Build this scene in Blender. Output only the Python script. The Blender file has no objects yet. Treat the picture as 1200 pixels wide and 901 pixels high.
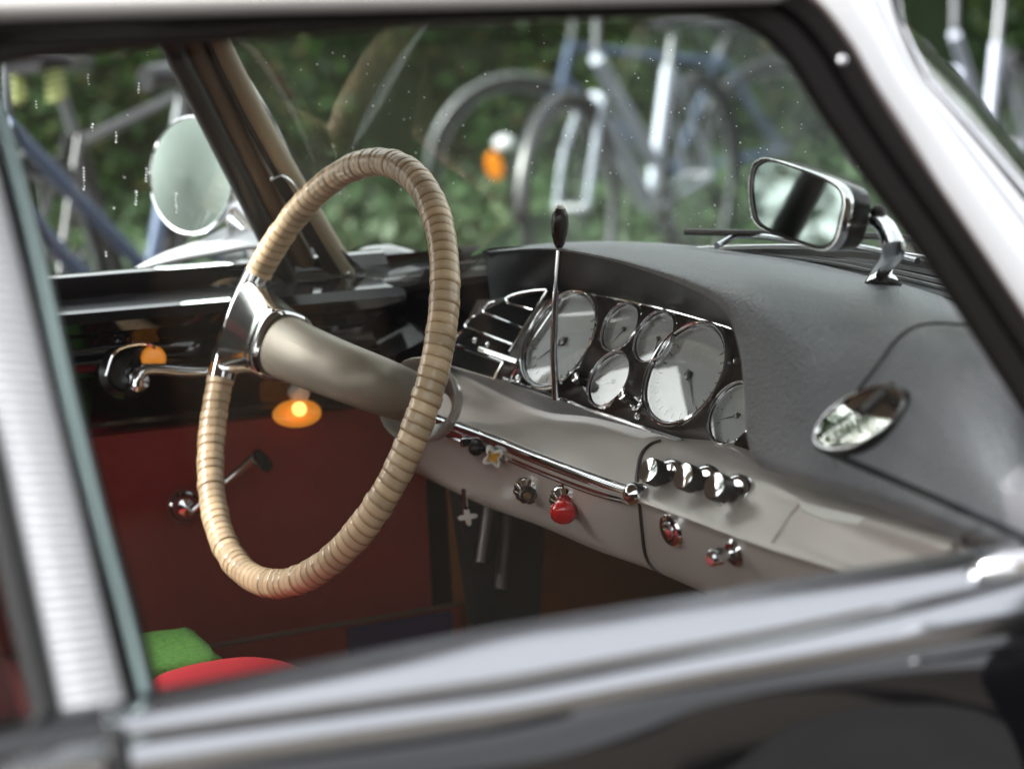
import bpy, math, random
from math import sin, cos, pi, radians, sqrt
from mathutils import Vector as V, Matrix
from mathutils.bvhtree import BVHTree

random.seed(7)
sc = bpy.context.scene
COL = sc.collection

# ------------------------------------------------------------------ camera
CX = V((5900, -750, 2490)).normalized()
CY = V((-1100, -400, 2490)); CY = (CY - CX * CX.dot(CY)).normalized()
CZ = CX.cross(CY)
if CZ.y > 0: CZ = -CZ
CAM = V((0, -1.75, 1.33))
right = V((CX.x, CY.x, CZ.x)); down = V((CX.y, CY.y, CZ.y)); fwd = V((CX.z, CY.z, CZ.z))
cd = bpy.data.cameras.new('camera'); cam = bpy.data.objects.new('camera', cd); COL.objects.link(cam)
cam.matrix_world = Matrix(((right.x, -down.x, -fwd.x, CAM.x), (right.y, -down.y, -fwd.y, CAM.y),
                           (right.z, -down.z, -fwd.z, CAM.z), (0, 0, 0, 1)))
cd.sensor_width = 36; cd.lens = 2490 / 1200 * 36; cd.clip_start = .05; cd.clip_end = 2000
cd.dof.use_dof = True; cd.dof.focus_distance = 2.08; cd.dof.aperture_fstop = 3.7
sc.camera = cam

def ray(px, py): return right * (px - 600) + down * (py - 450.5) + fwd * 2490
def at(px, py, x=None, y=None, z=None):
    d = ray(px, py)
    for i, a in enumerate((x, y, z)):
        if a is not None: return CAM + d * ((a - CAM[i]) / d[i])
def pl(px, py, P, n):
    d = ray(px, py); return CAM + d * ((P - CAM).dot(n) / d.dot(n))

# ------------------------------------------------------------------ materials
def newmat(name):
    m = bpy.data.materials.new(name); m.use_nodes = True
    return m, m.node_tree.nodes, m.node_tree.links, m.node_tree.nodes['Principled BSDF']
def mat(name, col, rough=.5, metal=0, bump=0, bscale=200, coat=0, var=0, vscale=6, spec=.5, coatr=.03, emit=0, rvar=0, sheen=0):
    m, N, L, p = newmat(name)
    p.inputs['Base Color'].default_value = (*col, 1); p.inputs['Roughness'].default_value = rough
    p.inputs['Metallic'].default_value = metal; p.inputs['Specular IOR Level'].default_value = spec
    p.inputs['Coat Weight'].default_value = coat; p.inputs['Coat Roughness'].default_value = coatr
    if sheen: p.inputs['Sheen Weight'].default_value = sheen
    tc = N.new('ShaderNodeTexCoord')
    if emit:
        p.inputs['Emission Color'].default_value = (*col, 1); p.inputs['Emission Strength'].default_value = emit
    if var:
        n = N.new('ShaderNodeTexNoise'); n.inputs['Scale'].default_value = vscale; n.inputs['Detail'].default_value = 6
        L.new(tc.outputs['Object'], n.inputs['Vector'])
        mx = N.new('ShaderNodeMix'); mx.data_type = 'RGBA'
        mx.inputs[6].default_value = (*[c * (1 - var) for c in col], 1); mx.inputs[7].default_value = (*[min(1, c * (1 + var)) for c in col], 1)
        L.new(n.outputs['Fac'], mx.inputs[0]); L.new(mx.outputs[2], p.inputs['Base Color'])
    if rvar:
        n = N.new('ShaderNodeTexNoise'); n.inputs['Scale'].default_value = 25; n.inputs['Detail'].default_value = 5
        L.new(tc.outputs['Object'], n.inputs['Vector'])
        mr = N.new('ShaderNodeMapRange'); mr.inputs[3].default_value = max(0, rough - rvar); mr.inputs[4].default_value = rough + rvar
        L.new(n.outputs['Fac'], mr.inputs[0]); L.new(mr.outputs[0], p.inputs['Roughness'])
    if bump:
        n = N.new('ShaderNodeTexVoronoi' if bump > .2 else 'ShaderNodeTexNoise'); n.inputs['Scale'].default_value = bscale
        L.new(tc.outputs['Object'], n.inputs['Vector'])
        b = N.new('ShaderNodeBump'); b.inputs['Strength'].default_value = min(1, bump * 1.5); b.inputs['Distance'].default_value = .0006
        L.new(n.outputs[0], b.inputs['Height']); L.new(b.outputs[0], p.inputs['Normal'])
    return m
def pane_mat(name, tint=(1, 1, 1), f0=.04, rough=0.0, dirt=0):
    m = bpy.data.materials.new(name); m.use_nodes = True; N = m.node_tree.nodes; L = m.node_tree.links; N.clear()
    out = N.new('ShaderNodeOutputMaterial'); tr = N.new('ShaderNodeBsdfTransparent'); gl = N.new('ShaderNodeBsdfGlossy')
    tr.inputs[0].default_value = (*tint, 1); gl.inputs['Roughness'].default_value = rough
    g = N.new('ShaderNodeNewGeometry'); dt = N.new('ShaderNodeVectorMath'); dt.operation = 'DOT_PRODUCT'
    L.new(g.outputs['Incoming'], dt.inputs[0]); L.new(g.outputs['Normal'], dt.inputs[1])
    ab = N.new('ShaderNodeMath'); ab.operation = 'ABSOLUTE'; L.new(dt.outputs['Value'], ab.inputs[0])
    om = N.new('ShaderNodeMath'); om.operation = 'SUBTRACT'; om.inputs[0].default_value = 1; L.new(ab.outputs[0], om.inputs[1])
    pw = N.new('ShaderNodeMath'); pw.operation = 'POWER'; pw.inputs[1].default_value = 5; L.new(om.outputs[0], pw.inputs[0])
    ma = N.new('ShaderNodeMath'); ma.operation = 'MULTIPLY_ADD'; ma.inputs[1].default_value = 1 - f0; ma.inputs[2].default_value = f0
    L.new(pw.outputs[0], ma.inputs[0])
    mx = N.new('ShaderNodeMixShader'); L.new(ma.outputs[0], mx.inputs[0]); L.new(tr.outputs[0], mx.inputs[1]); L.new(gl.outputs[0], mx.inputs[2])
    last = mx.outputs[0]
    if dirt:
        tc = N.new('ShaderNodeTexCoord'); n = N.new('ShaderNodeTexNoise'); n.inputs['Scale'].default_value = 9; n.inputs['Detail'].default_value = 7
        L.new(tc.outputs['Object'], n.inputs['Vector'])
        mr = N.new('ShaderNodeMapRange'); mr.inputs[1].default_value = .4; mr.inputs[2].default_value = .8; mr.inputs[3].default_value = dirt * .3; mr.inputs[4].default_value = dirt
        L.new(n.outputs['Fac'], mr.inputs[0])
        df = N.new('ShaderNodeBsdfDiffuse'); df.inputs[0].default_value = (.7, .7, .68, 1)
        m2 = N.new('ShaderNodeMixShader'); L.new(mr.outputs[0], m2.inputs[0]); L.new(last, m2.inputs[1]); L.new(df.outputs[0], m2.inputs[2]); last = m2.outputs[0]
    L.new(last, out.inputs[0])
    return m

M = {}
M['chrome'] = mat('chrome', (.82, .82, .84), .05, 1, rvar=.03)
M['trim'] = mat('polished_trim', (.47, .485, .51), .22, 1, rvar=.05)
M['pillarmetal'] = mat('pillar_metal', (.74, .75, .77), .25, .2)
M['satin'] = mat('satin_chrome', (.80, .79, .78), .17, 1, rvar=.04)
M['ribbed'] = mat('ribbed_aluminium', (.74, .75, .77), .4, .35)
M['seal'] = mat('rubber_seal', (.012, .012, .012), .45, 0, bump=.1, bscale=300)
M['framepaint'] = mat('frame_paint', (.006, .005, .005), .4, 0, spec=.25)
M['brownedge'] = mat('brown_edge', (.10, .055, .04), .4)
M['teal'] = mat('weather_strip', (.22, .29, .29), .3, .5)
M['paint'] = mat('black_paint', (.006, .006, .007), .06, 0, coat=1, spec=.3)
M['roof'] = mat('roof_paint', (.28, .265, .25), .35, 0, coat=.3)
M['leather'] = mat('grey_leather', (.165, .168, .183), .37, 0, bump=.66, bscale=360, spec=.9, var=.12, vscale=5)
_n = M['leather'].node_tree; _N = _n.nodes; _p = _N['Principled BSDF']; _b0 = _p.inputs['Normal'].links[0].from_node
_b0.inputs['Distance'].default_value = .0016
_z = _N.new('ShaderNodeTexNoise'); _z.inputs['Scale'].default_value = 16; _z.inputs['Detail'].default_value = 3
_n.links.new(_N['Texture Coordinate'].outputs['Object'], _z.inputs['Vector'])
_b1 = _N.new('ShaderNodeBump'); _b1.inputs['Strength'].default_value = .8; _b1.inputs['Distance'].default_value = .004
_n.links.new(_z.outputs[0], _b1.inputs['Height']); _n.links.new(_b1.outputs[0], _b0.inputs['Normal'])
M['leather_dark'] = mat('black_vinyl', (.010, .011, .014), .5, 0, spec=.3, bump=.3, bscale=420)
M['ledge'] = mat('ledge', (.05, .052, .055), .4)
M['dashmetal'] = mat('dash_metal', (.56, .505, .465), .34, .3, bump=.08, bscale=900, var=.08, vscale=8)
M['column'] = mat('column_metal', (.31, .27, .215), .42, .3, bump=.05, bscale=700)
M['panel'] = mat('panel_brown', (.022, .016, .015), .45, 0, spec=.2, bump=.1, bscale=500)
M['dial'] = mat('dial_face', (.36, .38, .38), .45)
M['dialdark'] = mat('dial_dark', (.02, .02, .02), .5)
M['black'] = mat('black_plastic', (.012, .012, .012), .2)
M['bakelite'] = mat('matte_black', (.014, .011, .011), .4)
M['redknob'] = mat('red_knob', (.62, .008, .012), .15, coat=.5)
M['white'] = mat('white_plastic', (.75, .73, .68), .3)
M['yellow'] = mat('yellow_insert', (.7, .35, .03), .3)
M['brass'] = mat('dull_brass', (.45, .33, .18), .3, .8)
M['cream'] = mat('cream_trim', (.42, .36, .26), .45, bump=.05, bscale=400)
M['browntrim'] = mat('brown_trim', (.13, .085, .055), .5)
M['redcloth'] = mat('red_door_cloth', (.25, .030, .022), .9, bump=.35, bscale=260, var=.15, vscale=30, sheen=.1)
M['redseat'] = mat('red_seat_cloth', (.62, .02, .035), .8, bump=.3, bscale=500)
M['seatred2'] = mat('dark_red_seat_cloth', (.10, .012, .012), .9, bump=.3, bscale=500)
M['green'] = mat('green_cloth', (.07, .20, .03), .95, bump=.66, bscale=350, var=.6, vscale=140)
M['darkwood'] = mat('dark_door_rail', (.022, .011, .008), .25, coat=.4)
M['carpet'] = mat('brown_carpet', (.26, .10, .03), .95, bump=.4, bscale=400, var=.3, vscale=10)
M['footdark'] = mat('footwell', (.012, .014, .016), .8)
M['amber'] = mat('amber_lens', (.90, .30, .03), .25, emit=.10)
M['amberlight'] = mat('lit_bulb', (1, .5, .12), .3, emit=.5)
M['headliner'] = mat('headliner', (.45, .42, .36), .9)
M['bluebook'] = mat('dark_blue_card', (.02, .022, .09), .4)
M['mirror'] = mat('mirror_glass', (.42, .52, .50), .03, 1)
M['mirror_clear'] = mat('mirror_glass_clear', (.25, .30, .28), .2, 1)
M['ovalmirror'] = mat('oval_mirror', (.62, .64, .6), .03, 1)
M['tyre'] = mat('tyre_rubber', (.015, .015, .015), .75, bump=.2)
M['pane'] = pane_mat('window_glass', (.96, .985, .97), .03)
M['bikegrey'] = mat('mudguard_grey', (.18, .19, .2), .35, .4)
M['wspane'] = pane_mat('windscreen_glass', (.95, .975, .955), .045, dirt=.04)
M['gaugepane'] = pane_mat('gauge_glass', (.97, .97, .97), .11)
M['drop'] = mat('water_drop', (.9, .92, .95), .05, 0, spec=1)
M['drop'].node_tree.nodes['Principled BSDF'].inputs['Base Color'].default_value = (.85, .87, .9, 1)
M['bikesilver'] = mat('bike_silver', (.30, .33, .39), .45, .15)
M['bikeblue'] = mat('bike_blue', (.07, .10, .17), .35, .2)
M['bikeblack'] = mat('bike_black', (.012, .012, .015), .3, coat=.3)
M['bikewhite'] = mat('bike_white', (.75, .76, .8), .35)
M['orange'] = mat('orange_reflector', (.95, .28, .01), .3, emit=.15)
M['redlens'] = mat('red_reflector', (.35, .02, .02), .3)
M['grip'] = mat('grip', (.35, .38, .14), .6)
M['pavement'] = mat('pavement', (.085, .08, .075), .85, bump=.2, bscale=60, var=.25, vscale=2)
M['asphalt'] = mat('asphalt', (.06, .06, .06), .85, bump=.3, bscale=90, var=.3, vscale=3)
M['kerb'] = mat('kerb_stone', (.2, .19, .18), .8, var=.2, vscale=4)
M['hedgecore'] = mat('hedge_core', (.02, .035, .012), 1)
M['bark'] = mat('bark', (.08, .055, .035), .9, bump=.4, bscale=60)

# wrapped rim: colour follows the wrap index kept in the UV map
def rim_mat():
    m, N, L, p = newmat('cream_wrap'); p.inputs['Roughness'].default_value = .32
    p.inputs['Coat Weight'].default_value = .25
    uv = N.new('ShaderNodeUVMap'); sp = N.new('ShaderNodeSeparateXYZ'); L.new(uv.outputs[0], sp.inputs[0])
    fr = N.new('ShaderNodeMath'); fr.operation = 'FRACT'; L.new(sp.outputs[0], fr.inputs[0])
    fl = N.new('ShaderNodeMath'); fl.operation = 'FLOOR'; L.new(sp.outputs[0], fl.inputs[0])
    wn = N.new('ShaderNodeTexWhiteNoise'); wn.noise_dimensions = '1D'; L.new(fl.outputs[0], wn.inputs['W'])
    cr = N.new('ShaderNodeValToRGB'); e = cr.color_ramp.elements
    e[0].position = 0; e[0].color = (.38, .21, .09, 1); e[1].position = 1; e[1].color = (.38, .21, .09, 1)
    for ps, c in (.06, (.62, .40, .21)), (.16, (.90, .66, .42)), (.6, (.92, .69, .45)), (.92, (.74, .50, .28)):
        k = e.new(ps); k.color = (*c, 1)
    L.new(fr.outputs[0], cr.inputs[0])
    mr = N.new('ShaderNodeMapRange'); mr.inputs[3].default_value = .72; mr.inputs[4].default_value = 1.08; L.new(wn.outputs[0], mr.inputs[0])
    vm = N.new('ShaderNodeVectorMath'); vm.operation = 'SCALE'; L.new(cr.outputs[0], vm.inputs[0]); L.new(mr.outputs[0], vm.inputs['Scale'])
    nz = N.new('ShaderNodeTexNoise'); nz.inputs['Scale'].default_value = 40; tc = N.new('ShaderNodeTexCoord'); L.new(tc.outputs['Object'], nz.inputs[0])
    mx = N.new('ShaderNodeMix'); mx.data_type = 'RGBA'; mx.blend_type = 'MULTIPLY'; mx.inputs[0].default_value = .2
    L.new(vm.outputs[0], mx.inputs[6]); L.new(nz.outputs['Fac'], mx.inputs[7]); L.new(mx.outputs[2], p.inputs['Base Color'])
    return m
M['rim'] = rim_mat()
def leaf_mat():
    m, N, L, p = newmat('leaves'); p.inputs['Roughness'].default_value = .45
    g = N.new('ShaderNodeNewGeometry'); cr = N.new('ShaderNodeValToRGB'); e = cr.color_ramp.elements
    e[0].color = (.012, .036, .007, 1); e[1].color = (.12, .23, .035, 1)
    k = e.new(.5); k.color = (.03, .09, .017, 1); k = e.new(.86); k.color = (.065, .155, .024, 1); k = e.new(.95); k.color = (.15, .11, .03, 1)
    L.new(g.outputs['Random Per Island'], cr.inputs[0]); L.new(cr.outputs[0], p.inputs['Base Color'])
    return m
M['leaf'] = leaf_mat()

# ------------------------------------------------------------------ mesh helpers
def basis(n):
    n = V(n).normalized(); a = n.cross(V((0, 0, 1)))
    if a.length < .05: a = n.cross(V((1, 0, 0)))
    a.normalize(); return a, n.cross(a)
def crom(P, n):
    out = []; k = len(P)
    for i in range(k - 1):
        p0 = P[i - 1] if i else P[0] * 2 - P[1]; p3 = P[i + 2] if i + 2 < k else P[-1] * 2 - P[-2]
        p1, p2 = P[i], P[i + 1]
        for j in range(n):
            t = j / n
            out.append(.5 * (2 * p1 + (p2 - p0) * t + (2 * p0 - 5 * p1 + 4 * p2 - p3) * t * t + (3 * p1 - 3 * p2 + p3 - p0) * t ** 3))
    out.append(P[-1].copy()); return out
class MB:
    def __init__(s): s.v = []; s.f = []; s.uv = None
    def grid(s, rows, closed_u=False, closed_v=False):
        b = len(s.v); nr = len(rows); nc = len(rows[0])
        for r in rows: s.v += [V(p) for p in r]
        for i in range(nr if closed_v else nr - 1):
            i2 = (i + 1) % nr
            for j in range(nc if closed_u else nc - 1):
                j2 = (j + 1) % nc
                s.f.append((b + i * nc + j, b + i * nc + j2, b + i2 * nc + j2, b + i2 * nc + j))
        return s
    def cap(s, pts, flip=False):
        b = len(s.v); s.v += [V(p) for p in pts]; f = list(range(b, b + len(pts)))
        s.f.append(tuple(reversed(f)) if flip else tuple(f)); return s
    def tube(s, path, r, seg=10, caps=True, closed=False, flat=None):
        path = [V(p) for p in path]; n = len(path)
        R = r if isinstance(r, (list, tuple)) else [r] * n
        rings = []; up = None
        for i, p in enumerate(path):
            if closed: t = path[(i + 1) % n] - path[i - 1]
            else: t = path[min(i + 1, n - 1)] - path[max(i - 1, 0)]
            t.normalize()
            if up is None: a, b_ = basis(t)
            else:
                a = up - t * up.dot(t)
                a = a.normalized() if a.length > 1e-6 else basis(t)[0]; b_ = t.cross(a)
            up = a
            k = flat if flat else 1
            rings.append([p + (a * cos(q) + b_ * sin(q) * k) * R[i] for q in [2 * pi * j / seg for j in range(seg)]])
        s.grid(rings, closed_u=True, closed_v=closed)
        if caps and not closed: s.cap(rings[0]); s.cap(rings[-1], True)
        return s
    def rev(s, prof, C, n, seg=32, ecc=1, axis=None):
        n = V(n).normalized(); a, b_ = basis(n)
        if axis is not None:
            a = (V(axis) - n * V(axis).dot(n)).normalized(); b_ = n.cross(a)
        rows = [[C + n * h + (a * cos(q) + b_ * sin(q) * ecc) * max(r, 1e-5) for q in [2 * pi * j / seg for j in range(seg)]] for r, h in prof]
        return s.grid(rows, closed_u=True)
    def ball(s, C, r, seg=14, rings=8, sc_=(1, 1, 1)):
        rows = []
        for i in range(rings + 1):
            t = pi * i / rings
            rows.append([V(C) + V((sin(t) * cos(q) * r * sc_[0], sin(t) * sin(q) * r * sc_[1], cos(t) * r * sc_[2])) for q in [2 * pi * j / seg for j in range(seg)]])
        return s.grid(rows, closed_u=True)
    def box(s, c, d, ax=None):
        ax = ax or (V((1, 0, 0)), V((0, 1, 0)), V((0, 0, 1))); b = len(s.v); c = V(c)
        for i in (-1, 1):
            for j in (-1, 1):
                for k in (-1, 1): s.v.append(c + ax[0] * i * d[0] / 2 + ax[1] * j * d[1] / 2 + ax[2] * k * d[2] / 2)
        for f in ((0, 1, 3, 2), (4, 6, 7, 5), (0, 4, 5, 1), (2, 3, 7, 6), (0, 2, 6, 4), (1, 5, 7, 3)): s.f.append(tuple(b + q for q in f))
        return s
    def prism(s, pts, off):
        off = V(off); A = [V(p) for p in pts]; B = [p + off for p in A]
        s.grid([A, B], closed_u=True); s.cap(A, True); s.cap(B); return s
    def build(s, name, m, parent=None, smooth=True, solid=0, bevel=0, sharp=40):
        me = bpy.data.meshes.new(name); me.from_pydata([tuple(v) for v in s.v], [], s.f); me.update()
        o = bpy.data.objects.new(name, me); COL.objects.link(o)
        import bmesh
        bm = bmesh.new(); bm.from_mesh(me); bmesh.ops.remove_doubles(bm, verts=bm.verts, dist=1e-6)
        bmesh.ops.recalc_face_normals(bm, faces=bm.faces); bm.to_mesh(me); bm.free()
        if solid:
            md = o.modifiers.new('solid', 'SOLIDIFY'); md.thickness = solid; md.offset = 0
        if bevel:
            md = o.modifiers.new('bevel', 'BEVEL'); md.width = bevel; md.segments = 3; md.limit_method = 'ANGLE'
        me.materials.append(m)
        if smooth:
            me.polygons.foreach_set('use_smooth', [True] * len(me.polygons))
            try: me.set_sharp_from_angle(angle=radians(sharp))
            except Exception: pass
        if parent is not None: o.parent = parent
        return o
def surf(ctrl, nu=6, nv=6):
    """ctrl: rows of V; smooth both ways"""
    rows = [crom(r, nu) for r in ctrl]
    cols = [crom([rows[i][j] for i in range(len(rows))], nv) for j in range(len(rows[0]))]
    return [[cols[j][i] for j in range(len(cols))] for i in range(len(cols[0]))]
def bvh(rows):
    m = MB().grid(rows); return BVHTree.FromPolygons([tuple(v) for v in m.v], m.f)
def hit(tree, px, py, lift=0):
    d = ray(px, py).normalized(); l, n, i, dd = tree.ray_cast(CAM, d, 10)
    if l is None:
        l, n, i, dd = tree.find_nearest(CAM + d * 1.9)
    if n.dot(d) > 0: n = -n
    return l + n * lift, n
def empty(name, loc, label, cat, group=None):
    o = bpy.data.objects.new(name, None); COL.objects.link(o); o.location = loc; o.empty_display_size = .1
    o['label'] = label; o['category'] = cat
    if group: o['group'] = group
    return o
def child_of(o, parent):
    """parent keeping world placement (parents sit at a plain translation)"""
    o.parent = parent; bpy.context.view_layer.update(); o.matrix_parent_inverse = parent.matrix_world.inverted(); return o

car = empty('car', (0, 0, 0), 'black vintage car with pale roof and cream steering wheel, seen through its side window', 'car')

# ------------------------------------------------------------------ near door (side window frame, trims, skin)
Nn = V((0, 1, -.3)).normalized()
NP = V((0, -.66, .966))
def N_(px, py, off=0): return pl(px, py, NP - Nn * off, Nn)
pairs = [((187, 803), (150, 828)), ((160, 705), (122, 715)), ((128, 600), (95, 600)), ((90, 450), (58, 450)), ((55, 300), (22, 300)),
         ((25, 180), (-8, 180)), ((5, 100), (-35, 85)), ((14, 76), (-25, 30)), ((120, 63), (100, 18)), ((250, 51), (250, 7)), ((400, 38), (400, -3)),
         ((600, 25), (600, -14)), ((750, 18), (780, -20)), ((825, 19), (880, -16)), ((880, 35), (943, 0)), ((920, 68), (987, 50)), ((967, 140), (1022, 110)),
         ((1020, 216), (1068, 183)), ((1082, 300), (1150, 305)), ((1200, 483), (1255, 465)), ((1285, 622), (1340, 600))]
inn = [N_(*a) for a, b in pairs]; outr = [N_(*b) for a, b in pairs]
inn_c = crom(inn, 5); out_c = crom(outr, 5)
rows = []
for t, o_ in ((.6, -.02), (.3, -.016), (0.02, -.004), (0, 0), (.06, .006), (.42, .007), (.46, .001), (.52, .001), (.58, .009), (.9, .011), (.97, .007), (1, -.004), (1.0, -.03)):
    rows.append([a.lerp(b, t) - Nn * o_ for a, b in zip(inn_c, out_c)])
door = MB().grid(rows).build('door', M['framepaint'], car)
# brown painted outer edge of the frame
m = MB(); m.tube([b.lerp(a, -.02) - Nn * .002 for a, b in list(zip(inn_c, out_c))[30:]], .0035, 8); m.build('frame_edge', M['brownedge'], door)
# grey-green glass channel on the rear upright
ch = [N_(*p, off=.012) for p in ((165, 812), (141, 715), (110, 600), (72, 450), (39, 300), (9, 180), (-18, 90))]
ch2 = [N_(*p, off=.012) for p in ((177, 812), (152, 715), (121, 600), (84, 450), (50, 300), (19, 180), (-7, 90))]
m = MB(); rr = [crom(ch, 5), [(a + b) * .5 - Nn * .003 for a, b in zip(crom(ch, 5), crom(ch2, 5))], crom(ch2, 5)]
m.grid(rr).build('glass_channel', M['teal'], door, solid=.002)
# glass
gl = [N_(*a, off=-.012) for a, b in pairs]
# half-fan grid for the glass pane: sill line to outline
sill = [at(165 + (1290 - 165) * t, 815 - 178 * (1125 / 1035) * t, y=-.655) for t in [i / 20 for i in range(21)]]
top = inn[::1]
g1 = [NP.copy() for _ in range(0)]
wl = [p for p in inn_c if True]
m = MB(); m.cap([p + Nn * .014 for p in wl]); m.build('window_glass', M['pane'], door, smooth=False)
# sill trim and shoulder band: rows of pixel lines at their own depth
def line(pts, xs):
    out = []
    for x in xs:
        for (a, b) in zip(pts, pts[1:]):
            if x <= b[0] or b is pts[-1]:
                t = (x - a[0]) / (b[0] - a[0]); out.append((x, a[1] + (b[1] - a[1]) * t)); break
    return out
xs = [135, 150, 200, 300, 400, 500, 600, 700, 800, 900, 1000, 1100, 1200, 1300, 1400, 1550]
lA = line([(165, 814), (600, 731), (1200, 636)], xs)
lB = line([(165, 856), (350, 832), (600, 798), (925, 737), (1135, 690), (1200, 676)], xs)
lC = line([(165, 889), (350, 861), (600, 826), (850, 778), (1200, 724)], xs)
A = [at(*p, y=-.66) for p in lA]; B = [at(*p, y=-.697) for p in lB]; Cc = [at(*p, y=-.722) for p in lC]
up = V((0, 0, 1))
def mixp(P, Q, t, dz=0, dy=0): return [p.lerp(q, t) + V((0, dy, dz)) for p, q in zip(P, Q)]
rows = [mixp(A, A, 0, -.03, .01), mixp(A, A, 0, -.006, .002), mixp(A, B, .04, .001), mixp(A, B, .1, .0035), mixp(A, B, .22, .0042), mixp(A, B, .4, .0046), mixp(A, B, .6, .0044), mixp(A, B, .86, .003), mixp(A, B, .96, 0), mixp(A, B, 1, -.006)]
MB().grid([crom(r, 3) for r in rows]).build('sill_trim', M['trim'], door)
rows = [mixp(B, B, 0, -.007), mixp(B, Cc, .02, -.004), mixp(B, Cc, .12, .000), mixp(B, Cc, .3, .0022), mixp(B, Cc, .6, .0026), mixp(B, Cc, .85, .001), mixp(B, Cc, 1, -.0035), mixp(Cc, Cc, 1, -.009, -.001)]
MB().grid([crom(r, 3) for r in rows]).build('shoulder_sheen', M['trim'], door)  # bright metal stands in for sky reflected in the black shoulder paint
D0 = mixp(Cc, Cc, 0, -.008, .001)
prof = [(-.002, 0), (-.012, -.006), (-.022, -.022), (-.030, -.055), (-.036, -.10), (-.040, -.18), (-.036, -.28), (-.02, -.40), (.01, -.50)]
rows = [[p + V((0, dy, dz)) for p in D0] for dy, dz in prof]
def door_wob(rows):
    for i, r in enumerate(rows):
        for p in r:
            p.y += .0045 * sin(p.x * 8 + i * .7) + .002 * sin(p.x * 19 - i * 1.3)
    return rows
MB().grid(surf(door_wob(rows), 3, 4)).build('door_skin', M['paint'], door)
# shoulder pieces + skin of the rear door, behind the shut line
xs2 = [-1400, -1100, -800, -500, -300, -150, -60, 0, 60, 100, 122]
lA2 = line([(-1400, 1074), (-500, 925), (122, 822)], xs2); lB2 = line([(-1400, 1104), (-500, 960), (122, 862)], xs2); lC2 = line([(-1400, 1155), (-500, 1000), (122, 893)], xs2)
A2 = [at(*p, y=-.665) for p in lA2]; B2 = [at(*p, y=-.699) for p in lB2]; C2 = [at(*p, y=-.724) for p in lC2]
rdoor = MB().grid([mixp(A2, A2, 0, -.03, .01), mixp(A2, B2, .03, 0), mixp(A2, B2, .2, .0035), mixp(A2, B2, .8, .002), mixp(A2, B2, 1, -.006)]).build('rear_door', M['paint'], car)
MB().grid([mixp(B2, B2, 0, -.007), mixp(B2, C2, .15, .0), mixp(B2, C2, .5, .0026), mixp(B2, C2, .85, .001), mixp(B2, C2, 1, -.006)]).build('shoulder_sheen', M['trim'], rdoor)  # same metal band, imitating sky sheen on the black paint
rows = [[p + V((0, dy, dz - .006)) for p in C2] for dy, dz in prof]
MB().grid(surf(rows, 3, 4)).build('door_skin', M['paint'], rdoor)
# dark shut line jamb between the doors
jp = [at(128, 845, y=-.668), at(134, 868, y=-.69), at(142, 893, y=-.715), at(150, 930, y=-.735)]
MB().tube([p + V((0, .012, -.004)) for p in crom(jp + [jp[-1] + V((0, 0, -.4))], 4)], .006, 8).build('door_seal', M['seal'], door)
MB().tube([at(108, 842, y=-.672), at(122, 850, y=-.68), at(128, 858, y=-.69)], [.006, .0075, .004], 10).build('trim_cap', M['chrome'], rdoor)
# door handle
hp = [at(1140, 676, y=-.733), at(1160, 668, y=-.745), at(1200, 662, y=-.752), at(1260, 655, y=-.75), at(1300, 650, y=-.73)]
hc = crom(hp, 5); MB().tube(hc, [.002 + .0075 * sin(pi * min(1, .08 + i / (len(hc) - 1) * .9)) ** .6 for i in range(len(hc))], 12).build('door_handle', M['chrome'], door)

# ribbed pillar trim
Lp = [(-260, -60), (-130, 100), (-45, 380), (0, 525), (18, 600), (45, 720), (72, 850)]
Rp = [(-95, -60), (-42, 60), (22, 300), (56, 440), (95, 600), (122, 715), (152, 835)]
def resample(P, n):
    d = [0]
    for a, b in zip(P, P[1:]): d.append(d[-1] + (b - a).length)
    out = []; j = 0
    for i in range(n):
        s = d[-1] * i / (n - 1)
        while j < len(P) - 2 and d[j + 1] < s: j += 1
        out.append(P[j].lerp(P[j + 1], (s - d[j]) / (d[j + 1] - d[j])))
    return out
nr = 78 * 6
La = resample(crom([N_(*p, off=.004) for p in Lp], 8), nr); Ra = resample(crom([N_(*p, off=.004) for p in Rp], 8), nr)
rows = []
for i in range(nr):
    h = .0021 * sin(2 * pi * i / 6)
    rows.append([La[i] + Nn * .01] + [La[i].lerp(Ra[i], t) - Nn * (e + h) for t, e in ((0, 0), (.04, .004), (.3, .007), (.7, .007), (.96, .004), (1, 0))] + [Ra[i] + Nn * .01])
MB().grid(rows).build('pillar_trim', M['ribbed'], car)
# rear door window frame + glass behind the pillar
fr = [N_(*p, off=.004) for p in ((58, 850), (30, 735), (0, 600), (-20, 500), (-62, 360), (-130, 150), (-180, 20))]
MB().tube(crom(fr, 5), .008, 10).build('window_seal', M['seal'], rdoor)
q = [N_(*p, off=-.012) for p in ((60, 850), (-10, 560), (-185, 20), (-460, 45), (-560, 500), (-620, 930))]
MB().cap(q).build('window_glass', M['pane'], rdoor, smooth=False)
MB().tube(crom([N_(*p) for p in ((-180, 15), (-330, 25), (-470, 60), (-540, 500), (-620, 940))], 6), .014, 10).build('window_frame', M['framepaint'], rdoor)

# outside windscreen pillar, bright metal
E0 = [(943, -22), (960, 0), (1000, 50), (1027, 97), (1073, 167), (1112, 233), (1160, 305), (1225, 400), (1310, 540), (1370, 640)]

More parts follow.
